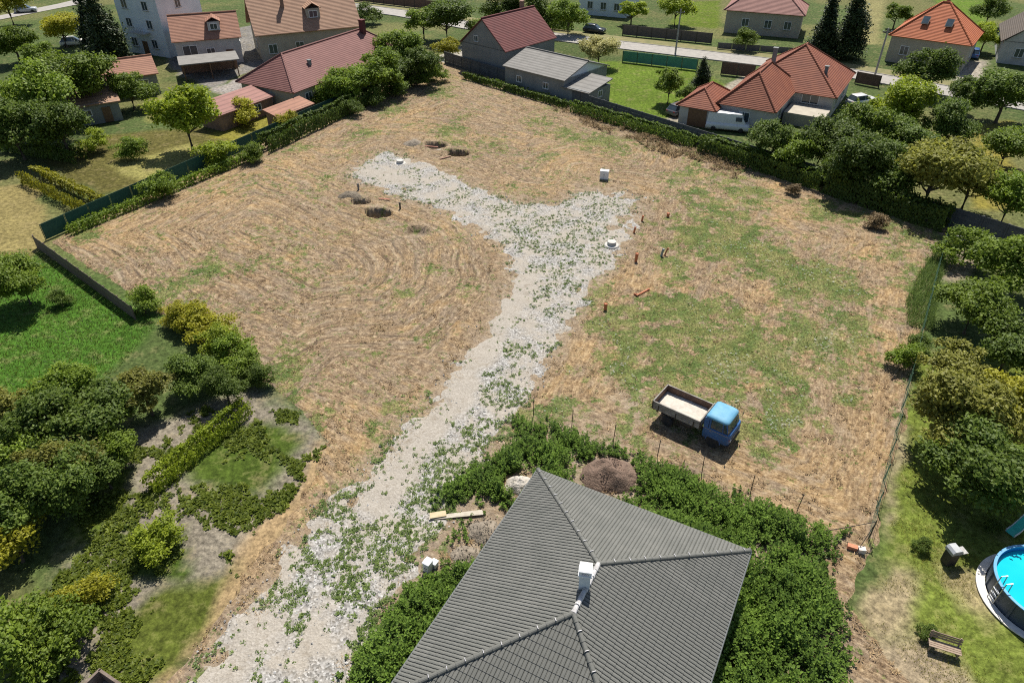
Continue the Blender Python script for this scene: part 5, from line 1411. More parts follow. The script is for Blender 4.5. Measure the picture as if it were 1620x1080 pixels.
# unit trees, about 6 m tall with crown radius 3 (shrubs 2 m tall, radius 1.2)
VAR = {}
for s in range(4):
    VAR['round%d' % s] = (crown_mesh('crown', lobes_round(3.0, 3.5, 2.4, 17 + s, 10 + s), 11500, 0.150, 20 + s), trunk_mesh('trunk', 4.6, 0.19, s))
for s in range(2):
    VAR['airy%d' % s] = (crown_mesh('crown', lobes_round(2.8, 3.5, 2.3, 17, 40 + s, 0.30), 8500, 0.140, 50 + s), trunk_mesh('trunk', 4.6, 0.16, 9 + s, 8, 2.0))
def cone_lobes(h, r, n, seed):
    g = np.random.default_rng(seed)
    return [((g.normal() * 0.08 * r, g.normal() * 0.08 * r, h * (0.08 + 0.88 * i / n)), (r * (1.05 - 0.95 * i / n) * g.uniform(0.85, 1.1),) * 2 + (h / n * 1.1,)) for i in range(n)]
VAR['conifer0'] = (crown_mesh('crown', cone_lobes(9.0, 1.7, 12, 3), 9000, 0.14, 61), trunk_mesh('trunk', 8.0, 0.16, 5, 3, 0.6))
VAR['conifer1'] = (crown_mesh('crown', cone_lobes(8.0, 2.2, 9, 8), 9000, 0.15, 62), trunk_mesh('trunk', 7.0, 0.16, 6, 3, 0.6))
for s in range(3):
    VAR['shrub%d' % s] = (crown_mesh('crown', lobes_round(1.25, 0.95, 0.95, 16, 70 + s, 0.45), 4600, 0.070, 80 + s), trunk_mesh('trunk', 1.2, 0.06, 20 + s, 6, 0.7))
def tree(name, kind, loc, sc, mat, label, cat='tree', group=None, sz=None):
    cm, tm = VAR[kind]
    r = tag(empty(name, (*loc, 0.0), rng.uniform(0, 6.28)), label, cat, group)
    kx = rng.uniform(0.86, 1.16)
    r.scale = (sc * kx, sc / kx, (sz or sc) * rng.uniform(0.9, 1.1))
    o = obj('crown', cm, r)
    o.material_slots[0].link = 'OBJECT'; o.material_slots[0].material = mat
    obj('trunk', tm, r)
    return r
T = [  # kind, place, scale, material, label
    ('broad_tree', 'round0', (-57.3, 86.1), 1.45, L_MID, 'large tree at the far left edge, left of the small grey shed'),
    ('broad_tree', 'round1', (-55.9, 93.5), 1.35, L_MID, 'large tree directly above the small grey shed'),
    ('broad_tree', 'round2', (-56.1, 78.3), 1.1, L_DARK, 'dark tree at the left edge below the largest tree'),
    ('broad_tree', 'round3', (-51.5, 79.4), 1.0, L_DARK, 'dark tree directly left of the small grey shed'),
    ('orchard_tree', 'airy0', (-37.8, 81.2), 1.25, L_BRIGHT, 'big airy light green tree below the salmon roofed outbuilding'),
    ('round_tree', 'round2', (-51.1, 95.9), 0.82, L_MID, 'compact dense tree between the grey shed and salmon roofed outbuilding'),
    ('round_tree', 'round1', (-77, 129.1), 0.95, L_YELLOW, 'yellow green tree beside the side street at the top left'),
    ('round_tree', 'round0', (-96, 146.2), 1.1, L_YELLOW, 'yellow green tree in the very top left corner'),
    ('tall_conifer', 'conifer1', (-63.1, 116.5), 1.35, L_CONI, 'dark tall conifer against the tall bluish white house'),
    ('tall_conifer', 'conifer0', (-68.6, 122.9), 1.2, L_CONI, 'narrow dark conifer behind the ivory car'),
    ('round_tree', 'round3', (-79.5, 119.1), 1.0, L_MID, 'green tree between the silver car and the large left trees'),
    ('round_tree', 'airy1', (-72.3, 112.9), 0.85, L_MID, 'airy green tree above the large left trees'),
    ('small_tree', 'shrub0', (-65.4, 120.5), 1.5, L_BRIGHT, 'bright round bush at the left end of the salmon roofed outbuilding'),
    ('garden_shrub', 'shrub1', (-34.4, 90.2), 1.7, L_YELLOW, 'yellow green shrub below the rose roofed lean-to'),
    ('garden_shrub', 'shrub2', (-33, 76.7), 1.6, L_BRIGHT, 'bright shrub against the shade net left of the pits'),
    ('broad_tree', 'round1', (-21.8, 98.2), 0.9, L_MID, 'tree at the near side of the faded red roof'),
    ('broad_tree', 'round2', (-18.2, 101.6), 1.0, L_MID, 'tree at the right end of the faded red roof, nearest the plots'),
    ('broad_tree', 'round3', (-17, 112.6), 1.1, L_MID, 'tree right of the faded red roof peak'),
    ('broad_tree', 'round0', (-14.1, 106.5), 0.95, L_DARK, 'dark tree above the far left corner of the plots'),
    ('garden_shrub', 'shrub0', (-25, 98), 1.9, L_MID, 'green shrub beside the narrow salmon roofed shed'),
    ('broad_tree', 'round1', (-11.5, 133.5), 1.25, L_DARK, 'tall dark tree in the street bend left of the dark red gable'),
    ('broad_tree', 'airy1', (-15.9, 135.4), 1.0, L_MID, 'lighter tree left of the tall dark tree at the street bend'),
    ('garden_shrub', 'shrub2', (-10.7, 123.3), 1.5, L_YELLOW, 'yellow green shrub left of the grey gable wall'),
    ('garden_shrub', 'shrub1', (-27.7, 147.5), 2.0, L_DARK, 'dark shrub at the street behind the faded red roof'),
    ('broad_tree', 'round2', (-1.2, 144.2), 1.1, L_DARK, 'dark tree beyond the street directly above the dark red gable'),
    ('broad_tree', 'round3', (4.7, 144.2), 1.1, L_DARK, 'dark tree beyond the street right of the dark red gable'),
    ('broad_tree', 'round0', (10.3, 138.6), 0.95, L_MID, 'green tree left of the pale blue house'),
    ('round_tree', 'round1', (13.7, 117.1), 0.85, L_PALE, 'round pale yellow tree at the street end of the lawn'),
    ('lawn_tree', 'airy0', (21.5, 98.4), 0.85, L_MID, 'airy tree standing alone on the bright lawn'),
    ('clipped_conifer', 'conifer1', (27.6, 105.5), 0.62, L_CONI, 'dark conifer at the street corner of the bright lawn'),
    ('broad_tree', 'airy1', (22.9, 146.2), 0.9, L_BRIGHT, 'light green tree right of the pale blue house'),
    ('broad_tree', 'round0', (31.1, 145.1), 1.0, L_BRIGHT, 'light green tree left of the rose roofed house'),
    ('tall_conifer', 'conifer0', (50.7, 122), 1.35, L_CONI, 'left one of two tall dark conifers right of the rose roofed house'),
    ('tall_conifer', 'conifer1', (55.3, 122.9), 1.35, L_CONI, 'right one of two tall dark conifers near the orange roofed house'),
    ('broad_tree', 'round2', (58.1, 101.6), 1.0, L_DARK, 'dark tree in front of the orange roofed house'),
    ('broad_tree', 'round3', (47.2, 86.2), 1.1, L_BRIGHT, 'bright green tree below the orange roofed house'),
    ('broad_tree', 'round0', (29.4, 77.1), 0.8, L_DARK, 'dark tree at the corner of the brick red house terrace'),
    ('broad_tree', 'airy1', (31.2, 73.8), 0.85, L_MID, 'airy tree behind the far wall below the terrace'),
    ('broad_tree', 'round1', (34.4, 74.6), 0.95, L_DARK, 'dark tree behind the far wall right of the terrace'),
    ('broad_tree', 'round2', (39.8, 78.6), 1.0, L_MID, 'green tree below the white parked car'),
    ('broad_tree', 'round3', (34.9, 69.1), 0.95, L_DARK, 'dark tree right behind the far wall at its middle'),
    ('broad_tree', 'round0', (38, 68.1), 1.0, L_DARK, 'dark tree behind the far wall left of the olive tree'),
    ('broad_tree', 'round1', (44.6, 77.7), 0.9, L_DARK, 'dark tree directly below the bright green tree'),
    ('broad_tree', 'round2', (50.6, 81.3), 0.9, L_DARK, 'dark tree in the dry garden at the right'),
    ('olive_tree', 'round1', (41, 64.9), 1.15, L_OLIVE, 'large olive green tree behind the right end of the far wall'),
    ('broad_tree', 'airy0', (44.7, 64.7), 1.0, L_OLIVE, 'airy olive tree right of the large olive green one'),
    ('broad_tree', 'round3', (62.5, 90.7), 1.1, L_DARK, 'dark tree at the right edge below the brown roofed house'),
    ('broad_tree', 'round0', (59.6, 94.1), 0.75, L_DARK, 'small dark tree below the dark blue car'),
    ('broad_tree', 'round1', (54.4, 75.2), 0.95, L_MID, 'green tree at the right edge of the dry garden'),
    ('broad_tree', 'round2', (90.7, 145.2), 0.9, L_DARK, 'dark tree on the lawn behind the dark blue car'),
    ('broad_tree', 'airy0', (46.5, 61.1), 0.9, L_MID, 'airy green tree at the right edge below the dry garden'),
    ('garden_shrub', 'shrub1', (39.4, 54), 1.7, L_MID, 'green shrub just right of the far right plot corner'),
    ('broad_tree', 'round0', (34.2, 43.7), 0.85, L_MID, 'garden tree right of the plot edge reeds'),
    ('broad_tree', 'round3', (39.8, 49.1), 0.85, L_MID, 'garden tree at the right edge level with the plot corner'),
    ('broad_tree', 'round1', (33.8, 38.5), 0.75, L_DARK, 'dark garden tree at the right edge halfway down'),
    ('broad_tree', 'airy1', (29.2, 36.9), 0.75, L_OLIVE, 'olive garden tree beside the right plot fence'),
    ('broad_tree', 'round2', (26.8, 31.7), 0.85, L_OLIVE, 'broad olive garden tree above the lawn'),
    ('broad_tree', 'round0', (30, 32.6), 0.78, L_YELLOW, 'yellow green garden tree at the right edge above the lawn'),
    ('broad_tree', 'round3', (25.6, 27.4), 0.82, L_DARK, 'dark tree whose shade falls on the lawn above the pool'),
    ('broad_tree', 'airy0', (27.7, 27.3), 0.62, L_MID, 'green tree at the right edge above the garden slide'),
    ('broad_tree', 'round0', (-27.5, 30), 0.72, L_DARK, 'dark tree at the left edge below the bright lawn'),
    ('broad_tree', 'round1', (-25.2, 32), 0.68, L_DARK, 'dark tree right of the left edge tree below the lawn'),
    ('broad_tree', 'airy1', (-23.4, 34.5), 0.66, L_OLIVE, 'olive tree in the middle of the left tree belt'),
    ('broad_tree', 'round2', (-21.5, 37), 0.48, L_DARK, 'dark tree in the belt below the yellow green shrubs'),
    ('broad_tree', 'round3', (-18.8, 35.7), 0.4, L_DARK, 'dark tree at the right end of the left tree belt'),
    ('broad_tree', 'round3', (-24.2, 26.7), 0.6, L_DARK, 'dark tree in the lower row of the left tree belt'),
    ('broad_tree', 'airy0', (-23.1, 29.9), 0.5, L_MID, 'airy green tree in front of the left tree belt'),
    ('broad_tree', 'round2', (-26.2, 25.3), 0.62, L_DARK, 'dark tree at the left edge above the yellow bush'),
    ('garden_shrub', 'shrub0', (-25.5, 23.1), 1.35, L_YELLOW, 'bright yellow bush at the left edge'),
    ('garden_shrub', 'shrub1', (-22.2, 18), 1.5, L_MID, 'dark green bush in the bottom left corner'),
    ('garden_shrub', 'shrub2', (-20.7, 18.4), 1.2, L_MID, 'green bush above the timber framed bay'),
    ('garden_shrub', 'shrub1', (-20.9, 20.7), 0.9, L_YELLOW, 'lime green bush in the bottom left garden'),
    ('orchard_tree', 'round1', (-38.7, 47.8), 0.68, L_MID, 'fruit tree casting shade on the bright left lawn'),
    ('garden_shrub', 'shrub0', (-35.9, 47.4), 0.7, L_DARK, 'small dark shrub alone on the bright left lawn'),
    ('garden_shrub', 'shrub2', (-18.7, 23.8), 1.0, L_BRIGHT, 'bright leafy clump in the vegetable garden'),
    ('garden_shrub', 'shrub1', (19.6, 18.9), 0.36, L_DARK, 'small dark sapling left of the garden bench'),
    ('garden_shrub', 'shrub1', (21.7, 23.9), 0.36, L_DARK, 'small dark shrub left of the garden grill'),
    ('garden_shrub', 'shrub1', (26.1, 25.2), 0.36, L_DARK, 'small dark shrub above the pool'),
    ('boundary_shrub', 'shrub0', (-25.4, 44.9), 1.05, L_YELLOW, 'yellow green boundary shrub at the far end of its row by the left plot'),
    ('boundary_shrub', 'shrub1', (-24, 44.1), 1.15, L_YELLOW, 'yellow green boundary shrub second from the far end of its row'),
    ('boundary_shrub', 'shrub2', (-22.5, 42.9), 1.2, L_YELLOW, 'yellow green boundary shrub third from the far end of its row'),
    ('boundary_shrub', 'shrub0', (-21.2, 41.6), 1.15, L_BRIGHT, 'bright green boundary shrub in the middle of its row by the left plot'),
    ('boundary_shrub', 'shrub1', (-19.8, 40.2), 1.1, L_MID, 'green boundary shrub third from the near end of its row'),
    ('boundary_shrub', 'shrub2', (-18.5, 38.9), 1.0, L_MID, 'green boundary shrub second from the near end of its row'),
    ('boundary_shrub', 'shrub0', (-17.4, 37.8), 0.8, L_DARK, 'dark boundary shrub at the near end of the row by the left plot'),
    ('boundary_shrub', 'shrub1', (27.7, 39.7), 0.95, L_MID, 'green shrub at the right plot fence, nearest the truck'),
    ('boundary_shrub', 'shrub2', (29.5, 41.5), 0.7, L_DARK, 'dark shrub at the right plot fence between reeds and green shrub'),
    ('fence_shrub', 'shrub0', (-29.8, 77.5), 1.1, L_MID, 'green shrub inside the shade net at the corner between the left plots'),
    ('fence_shrub', 'shrub1', (-11.4, 109.3), 1.35, L_MID, 'dense shrub filling the far left corner of the plots'),
    ('fence_shrub', 'shrub2', (-13.5, 106.6), 1.3, L_DARK, 'dark shrub second from the far left corner of the plots'),
    ('fence_shrub', 'shrub0', (-16.1, 102.3), 1.3, L_DARK, 'dark shrub third from the far left corner of the plots'),
    ('fence_shrub', 'shrub1', (-18.8, 97.4), 1.25, L_DARK, 'dark shrub fourth from the far left corner of the plots'),
    ('fence_shrub', 'shrub2', (-21.3, 93.7), 1.1, L_DARK, 'dark shrub fifth from the far left corner of the plots'),
    ('broad_tree', 'round1', (-5.5, 131.8), 0.7, L_MID, 'small green tree at the street left of the dark red roof peak'),
    ('broad_tree', 'airy0', (-43.9, 143.9), 0.9, L_MID, 'airy tree behind the ridge of the large tan roofed house'),
    ('broad_tree', 'round2', (39.7, 127.6), 0.6, L_MID, 'small green tree in front of the rose roofed house'),
    ('broad_tree', 'round3', (79.4, 125.9), 0.7, L_BRIGHT, 'bright tree between the dark blue car and the brown roofed house'),
    ('broad_tree', 'airy1', (71.9, 142.8), 0.9, L_MID, 'airy tree behind the orange roofed house'),
    ('garden_shrub', 'shrub1', (24.2, 100), 1.0, L_DARK, 'dark shrub beside the drive at the edge of the bright lawn'),
    ('garden_shrub', 'shrub2', (-36, 67.9), 1.3, L_MID, 'green shrub left of the shade net below the dry lawn'),
    ('garden_shrub', 'shrub0', (-44, 78.8), 1.4, L_MID, 'green shrub below the small grey shed'),
    ('garden_shrub', 'shrub1', (-48.9, 80.8), 1.3, L_BRIGHT, 'bright shrub left below the small grey shed'),
    ('garden_shrub', 'shrub2', (-28.2, 88), 1.2, L_YELLOW, 'yellow green shrub against the net below the rose roofed lean-to'),
    ('garden_shrub', 'shrub0', (-28.9, 46.5), 1.0, L_MID, 'green shrub at the near end of the board fence'),
    ('broad_tree', 'airy0', (-30.2, 32.5), 0.62, L_OLIVE, 'olive tree at the left edge on the lower border of the bright lawn'),
    ('broad_tree', 'round3', (-28.1, 34.3), 0.58, L_MID, 'green tree on the lower border of the bright lawn'),
    ('broad_tree', 'round0', (-25.6, 27.3), 0.62, L_OLIVE, 'olive tree inside the lower left tree belt'),
    ('broad_tree', 'airy0', (-23.2, 28.2), 0.56, L_DARK, 'dark tree at the right tip of the lower left tree belt'),
    ('broad_tree', 'round2', (-28.2, 28.2), 0.6, L_MID, 'green tree at the left edge inside the tree belt'),
    ('dry_shrub', 'shrub0', (34.6, 61.3), 0.8, L_DRY, 'dry brown shrub in the shade at the right end of the far wall'),
    ('dry_shrub', 'shrub1', (29.2, 68.7), 0.6, L_DRY, 'dry brown shrub in the shade at the middle of the far wall'),
]
for nm, kd, loc, sc, mt, lb in T:
    tree(nm, kd, loc, sc, mt, lb, 'tree' if 'tree' in nm or 'conifer' in nm else 'shrub')

def hedge(name, a, b, w, h, mat, label, dens=300, size=0.10, seed=0, kind=None):
    a, b = vec(a), vec(b); d = b - a; L = d.length
    g = np.random.default_rng(seed + 500)
    n = int(dens * L * (h * 2 + w) / 2)
    s = g.uniform(0, 1, n); x = g.uniform(0, L, n)
    side = g.choice([0, 1, 2], n, p=[h / (2 * h + w), h / (2 * h + w), w / (2 * h + w)])
    y = np.where(side == 0, -w / 2, np.where(side == 1, w / 2, g.uniform(-w / 2, w / 2)))
    z = np.where(side == 2, h, g.uniform(0.05, h, n))
    k = 1 + 0.5 * (fbm(x * 1.3, z * 1.3 + side * 7, 1.0, 3, seed) - 0.5)
    p = np.stack([x, y * k, z * (1 + 0.35 * (fbm(x, y, 0.8, 3, seed + 1) - 0.5))], 1) + g.normal(size=(n, 3)) * 0.08
    p[:, 2] = np.maximum(p[:, 2], 0.03)
    nn = np.stack([np.zeros(n), np.where(side == 0, -1, np.where(side == 1, 1, 0)), np.where(side == 2, 1, 0.35)], 1) + g.normal(size=(n, 3)) * 0.5
    co, f = leaf_quads(p, nn, g.uniform(0.7, 1.3, n) * size, g)
    tt = np.clip(0.2 + 0.6 * fbm(x, z, 1.5, 2, seed + 3) + g.uniform(-.2, .2, n), 0, 1)
    r = tag(empty(name, a, math.atan2(d.y, d.x)), label, 'hedge')
    obj('foliage', mesh_np('foliage', co, f, mat, {'tint': np.repeat(tt, 4)}), r)
    m = MB()
    for q in np.arange(0.4, L, 0.9): m.tube([(q, 0, -0.05), (q + 0.1, 0.05, h * 0.8)], 0.03, 5)
    m.build('stem', M_BARK, r)
    return r
hedge('clipped_hedge', (-52.1, 72.4), (-40.8, 64.2), 2.0, 1.5, L_YELLOW, 'clipped yellow green hedge left of the shade net', 230, 0.12, 1)
hedge('clipped_hedge', (-20.8, 27.9), (-17.3, 34.9), 0.9, 1.1, L_BRIGHT, 'low clipped hedge running through the bottom left garden', 420, 0.075, 2)
hedge('wall_hedge', (22.3, 81.1), (32.7, 69.9), 1.5, 1.9, L_DARK, 'dark overgrown hedge in front of the middle of the far wall', 170, 0.15, 6)
hedge('wall_hedge', (33, 69.6), (41.1, 60.7), 1.8, 2.2, L_DARK, 'dark overgrown hedge in front of the right end of the far wall', 170, 0.15, 7)
hedge('net_hedge', (-29.1, 80.7), (-11.9, 114.3), 1.5, 1.9, L_DARK, 'dark hedge inside the far left boundary of the plots', 130, 0.16, 8)
hedge('net_hedge', (-41.5, 59.6), (-29.7, 79.2), 0.9, 0.9, L_MID, 'low weedy hedge at the foot of the shade net', 130, 0.13, 9)
hedge('wall_hedge', (-7.2, 110.9), (7.7, 96.5), 0.9, 0.9, L_DARK, 'low dark growth at the foot of the grey annex', 130, 0.15, 10)
hedge('wall_hedge', (8.1, 95.4), (21.7, 81.8), 0.9, 1.4, L_DARK, 'added dark foliage standing in for shade behind the brambles at the far wall', 130, 0.15, 11)  # added foliage in place of the shadow strip behind the brambles
hedge('street_hedge', (-5, 151), (11.3, 142.4), 1.6, 2.2, L_DARK, 'dark hedge along the far side of the street', 150, 0.16, 3)
hedge('garden_hedge', (46.4, 88.3), (52.6, 76.5), 1.6, 1.6, L_DARK, 'dark hedge through the gardens at the right', 150, 0.15, 4)
hedge('garden_hedge', (-60.3, 81.8), (-49.3, 77.8), 1.6, 1.3, L_DARK, 'dark hedge below the trees at the left edge', 150, 0.15, 5)

# ------------------------------------------------------------------ stuff nobody could count: hay, grass, weeds, stones
def scatter(n, x0, x1, y0, y1, prob, g):
    """n candidate points kept with probability prob(x, y)"""
    x = g.uniform(x0, x1, n); y = g.uniform(y0, y1, n)
    k = g.uniform(0, 1, n) < prob(x, y)
    return x[k], y[k]
def near(x, y):                       # thin out with distance, so that density stays even in the picture
    return np.clip((30.0 / np.hypot(y, 24)) ** 1.6, 0.10, 1)
def blades(name, x, y, z, L, W, ang, tilt, mat, tint, label, cat):
    n = len(x)
    d = np.stack([np.cos(ang) * np.cos(tilt), np.sin(ang) * np.cos(tilt), np.sin(tilt)], 1)
    s = np.stack([-np.sin(ang), np.cos(ang), np.zeros(n)], 1)
    p = np.stack([x, y, z], 1)
    co = np.stack([p - s * W[:, None] / 2, p + s * W[:, None] / 2, p + d * L[:, None]], 1).reshape(-1, 3)
    me = mesh_np(name, co, np.arange(3 * n).reshape(n, 3), mat, {'tint': np.repeat(tint, 3)})
    return tag(obj(name, me), label, cat, None, 'stuff')
def rosettes(name, x, y, z, R0, k, elev, mat, label, cat, g, tint0=0.5, wid=0.32):
    n = len(x)
    a = g.uniform(0, 6.28, (n, 1)) + np.arange(k)[None] * (6.283 / k * 1.0) + g.normal(0, 0.3, (n, k))
    e = np.clip(g.normal(elev, 0.3, (n, k)), 0.05, 1.5)
    L = R0[:, None] * g.uniform(0.6, 1.2, (n, k))
    d = np.stack([np.cos(a) * np.cos(e), np.sin(a) * np.cos(e), np.sin(e)], -1)
    s = np.stack([-np.sin(a), np.cos(a), np.zeros_like(a)], -1)
    p = np.stack([x, y, z], 1)[:, None, :] + d * 0.02
    m = p + d * (L * 0.55)[..., None]
    tip = p + d * L[..., None] - np.array([0, 0, 1]) * (L * 0.18)[..., None]
    w = (L * wid)[..., None]
    co = np.stack([p, m + s * w, tip, m - s * w], 2).reshape(-1, 3)
    tt = np.clip(np.repeat(g.normal(tint0, 0.2, n), k) + g.normal(0, 0.12, n * k), 0, 1)
    me = mesh_np(name, co, np.arange(len(co)).reshape(-1, 4), mat, {'tint': np.repeat(tt, 4)})
    return tag(obj(name, me), label, cat, None, 'stuff')
def off_house(x, y):
    rx, ry = x - HC.x, y - HC.y
    a = rx * HU.x + ry * HU.y; b = rx * HW.x + ry * HW.y
    return ~((a > 0.4) & (a < HWID - 0.4) & (b > 0.4) & (b < HLEN + 3))
def mow_dir(x, y):
    e = 0.3
    gx = a_mow(x + e, y) - a_mow(x - e, y); gy = a_mow(x, y + e) - a_mow(x, y - e)
    return np.arctan2(gy, gx) + math.pi / 2
g = np.random.default_rng(11)
L_STRAW = leaf_mat('straw_blade', (0.13, 0.082, 0.044), (0.53, 0.39, 0.215), 0.15, 0.7)
L_GRASS = leaf_mat('grass_blade', (0.055, 0.080, 0.020), (0.30, 0.31, 0.12), 0.25, 0.6)
L_WEED = leaf_mat('weed_leaf', (0.060, 0.105, 0.024), (0.22, 0.31, 0.085), 0.25, 0.5, 0.3)
L_LUSH = leaf_mat('lush_weed_leaf', (0.030, 0.068, 0.014), (0.205, 0.335, 0.060), 0.3, 0.45, 0.35)

def streak(x, y):
    m = a_mow(x, y)
    al = 0.045 * x - 0.03 * y
    n1 = fbm(m * 0.55, al, 1.0, 2, 115); n2 = fbm(m * 1.3, al * 1.6, 1.0, 2, 118)
    ln = np.minimum.reduce([np.abs(n1 - 0.5) / 0.020, np.abs(n1 - 0.40) / 0.014, np.abs(n1 - 0.60) / 0.014, np.abs(n2 - 0.5) / 0.045])
    brk = 0.25 + 0.75 * sstep(0.36, 0.56, fbm(x, y, 0.22, 3, 119))
    return (1 - brk * a_lined(x, y) * (1 - sstep(0.4, 1.2, ln))) * (0.30 + 0.70 * sstep(0.34, 0.56, 0.6 * fbm(m * 1.1, al * 2, 1.0, 3, 121) + 0.4 * fbm(x, y, 0.5, 2, 116)))
# hay lying on the mown plots
inner = lambda x, y: (in_field(x, y) < -0.2) & (road_d(x, y) > 0.0) & off_house(x, y) & ~in_pit(x, y)
x, y = scatter(700000, -44, 43, 17, 120, lambda x, y: np.clip(2.6 * near(x, y), 0, 1) * inner(x, y) * np.clip(1.05 - a_green(x, y), 0.15, 1) * (0.12 + 0.88 * sstep(0.42, 0.62, fbm(x, y, 1.6, 4, 111))) * streak(x, y), g)
n = len(x); k = 0.6 + 0.012 * y
blades('hay', x, y, field_h(x, y), g.uniform(0.10, 0.32, n) * k, g.uniform(0.014, 0.036, n) * k, mow_dir(x, y) + g.normal(0, 1.1, n), np.abs(g.normal(0.10, 0.25, n)), L_STRAW,
       np.clip(-0.05 + 0.55 * fbm(x, y, 0.25, 4, 101) + 0.45 * fbm(a_mow(x, y) * 1.7, 0.15 * x, 1.0, 2, 117) + g.normal(0, 0.25, n), 0, 1), 'bleached mown hay covering the plots', 'hay')
# standing straw tufts that give the mown surface some height
x, y = scatter(160000, -44, 43, 17, 120, lambda x, y: near(x, y) * inner(x, y) * np.clip(1.0 - a_green(x, y), 0.1, 1) * sstep(0.48, 0.66, fbm(x, y, 0.9, 4, 280)), g)
n = len(x)
rosettes('straw_tuft', x, y, field_h(x, y), g.uniform(0.10, 0.26, n), 6, 0.6, L_STRAW, 'tufts of dry straw standing on the plots', 'straw', g, 0.5, 0.12)
# green regrowth on the plots
x, y = scatter(700000, -44, 43, 17, 120, lambda x, y: np.clip(2.2 * near(x, y), 0, 1) * inner(x, y) * 0.8 * sstep(0.32, 0.95, a_green(x, y) + 1.9 * (fbm(x, y, 1.6, 4, 121) - 0.5)), g)
n = len(x); k = 0.6 + 0.012 * y
blades('grass', x, y, field_h(x, y), g.uniform(0.08, 0.22, n) * k, g.uniform(0.014, 0.034, n) * k, g.uniform(0, 6.28, n), g.uniform(0.2, 1.2, n), L_GRASS,
       np.clip(0.2 + 0.6 * fbm(x, y, 0.8, 3, 102) + g.normal(0, 0.2, n), 0, 1), 'short green regrowth between the hay', 'grass')
x, y = scatter(90000, -44, 43, 17, 120, lambda x, y: near(x, y) * inner(x, y) * sstep(0.50, 1.0, a_green(x, y) + 1.9 * (fbm(x, y, 1.3, 4, 131) - 0.5)), g)
n = len(x)
rosettes('field_weed', x, y, field_h(x, y), g.uniform(0.06, 0.15, n), 7, 0.35, L_WEED, 'broad leaved weeds scattered over the plots', 'weeds', g)
# weeds in the gravel
ROADGREEN = [(1.2, 59.9, 1.55), (3.7, 62.5, 1.84), (5.2, 57.4, 1.73), (7.5, 63.9, 2.12), (10.8, 65.3, 1.9), (4.8, 51.8, 1.61), (7.2, 53.9, 1.32), (2.6, 48.8, 1.03), (1.9, 44.3, 1.25), (3.5, 46, 1.09), (0.9, 41.1, 1.1), (-0.4, 38.9, 1.15),
    (-0.8, 35.5, 1.43), (-2, 33.1, 1.61), (-3.5, 30.9, 1.93), (-4.8, 28.8, 2.22), (-6.1, 27.3, 1.8), (-7.9, 26.9, 1.43), (-8.4, 24.3, 1.35), (-7.2, 24.7, 1.36), (-9.5, 22.7, 1.31), (-10.8, 21.5, 0.95), (-11.5, 20.5, 1.06), (-5.8, 24.7, 1.36), (-8, 21.5, 1.14),
    (-7.4, 63.2, 1.24), (-10.7, 69.9, 2), (-8.1, 70.8, 1.62), (-5.9, 68.4, 1.18), (-13, 72.4, 1.1), (-3.2, 65.3, 1.14), (-0.6, 63.2, 1.11), (-9.6, 26.9, 1.07), (-10.8, 25.5, 0.69), (-8.1, 30.9, 1.16), (-6.2, 30.9, 0.93), (-14, 17.9, 0.58), (-10.2, 19.1, 0.54),
    (-4.6, 34.9, 0.75), (-6, 32.5, 0.95), (-1.9, 29.8, 1.51), (-2.6, 32, 1.18), (-1.3, 37.5, 0.87), (-6.8, 20.5, 0.93), (-6.2, 22.7, 0.98), (1.9, 65.3, 1.9), (-0.6, 65.3, 1.52), (4, 57.4, 1.5), (9.4, 63.9, 2.12), (5.8, 66.8, 1.68), (6.5, 59.9, 1.43), (-4.3, 63.2, 1.11), (-1.8, 61.2, 1.09), (11.2, 68.4, 1.58), (2.8, 53.9, 1.1), (2.3, 57.4, 0.92)]
def p_road(x, y):
    wx, wy = warp(x, y, 0.6, 0.7, 140)
    b = blobs(wx, wy, ROADGREEN, 0.9)
    return (road_d(x, y) < 0.4) * sstep(0.54, 0.65, 0.16 * b + 0.5 * fbm(x, y, 2.6, 3, 150) + 0.5 * fbm(x, y, 0.6, 2, 152) + 0.02)
x, y = scatter(200000, -20, 17, 15, 82, lambda x, y: near(x, y) * p_road(x, y) * (1 - 0.9 * a_worn(x, y)), g)
n = len(x)
rosettes('road_weed', x, y, field_h(x, y) + 0.05, g.uniform(0.05, 0.15, n), 7, 0.4, L_WEED, 'patches of green weeds growing through the gravel', 'weeds', g, 0.45)
x, y = scatter(160000, -20, 17, 15, 82, lambda x, y: near(x, y) * (np.abs(road_d(x, y) + 0.1) < 0.9) * sstep(0.45, 0.65, fbm(x, y, 0.8, 3, 160)), g)
n = len(x)
blades('verge_straw', x, y, field_h(x, y) + 0.03, g.uniform(0.12, 0.35, n), g.uniform(0.012, 0.03, n), g.uniform(0, 6.28, n), g.uniform(0.1, 0.9, n), L_STRAW, g.uniform(0.3, 1, n), 'dry straw along the gravel edges', 'straw')
# gravel stones
x, y = scatter(60000, -20, 17, 15, 82, lambda x, y: near(x, y) * (road_d(x, y) < 0.7) * np.clip(0.25 + 1.3 * (fbm(x, y, 0.5, 3, 170) - 0.35), 0.08, 1) * (1 - 0.85 * a_worn(x, y)), g)
n = len(x); s = 0.018 + 0.07 * g.uniform(0, 1, n) ** 2.5 * (0.75 + 0.008 * y)
oc = np.array([(1, 0, 0), (-1, 0, 0), (0, 1, 0), (0, -1, 0), (0, 0, 0.7), (0, 0, -0.5)], float)
of = np.array([(0, 2, 4), (2, 1, 4), (1, 3, 4), (3, 0, 4), (2, 0, 5), (1, 2, 5), (3, 1, 5), (0, 3, 5)])
an = g.uniform(0, 6.28, n)
V = oc[None] * s[:, None, None] * g.uniform(0.55, 1.35, (n, 6, 1))
ca, sa = np.cos(an)[:, None], np.sin(an)[:, None]
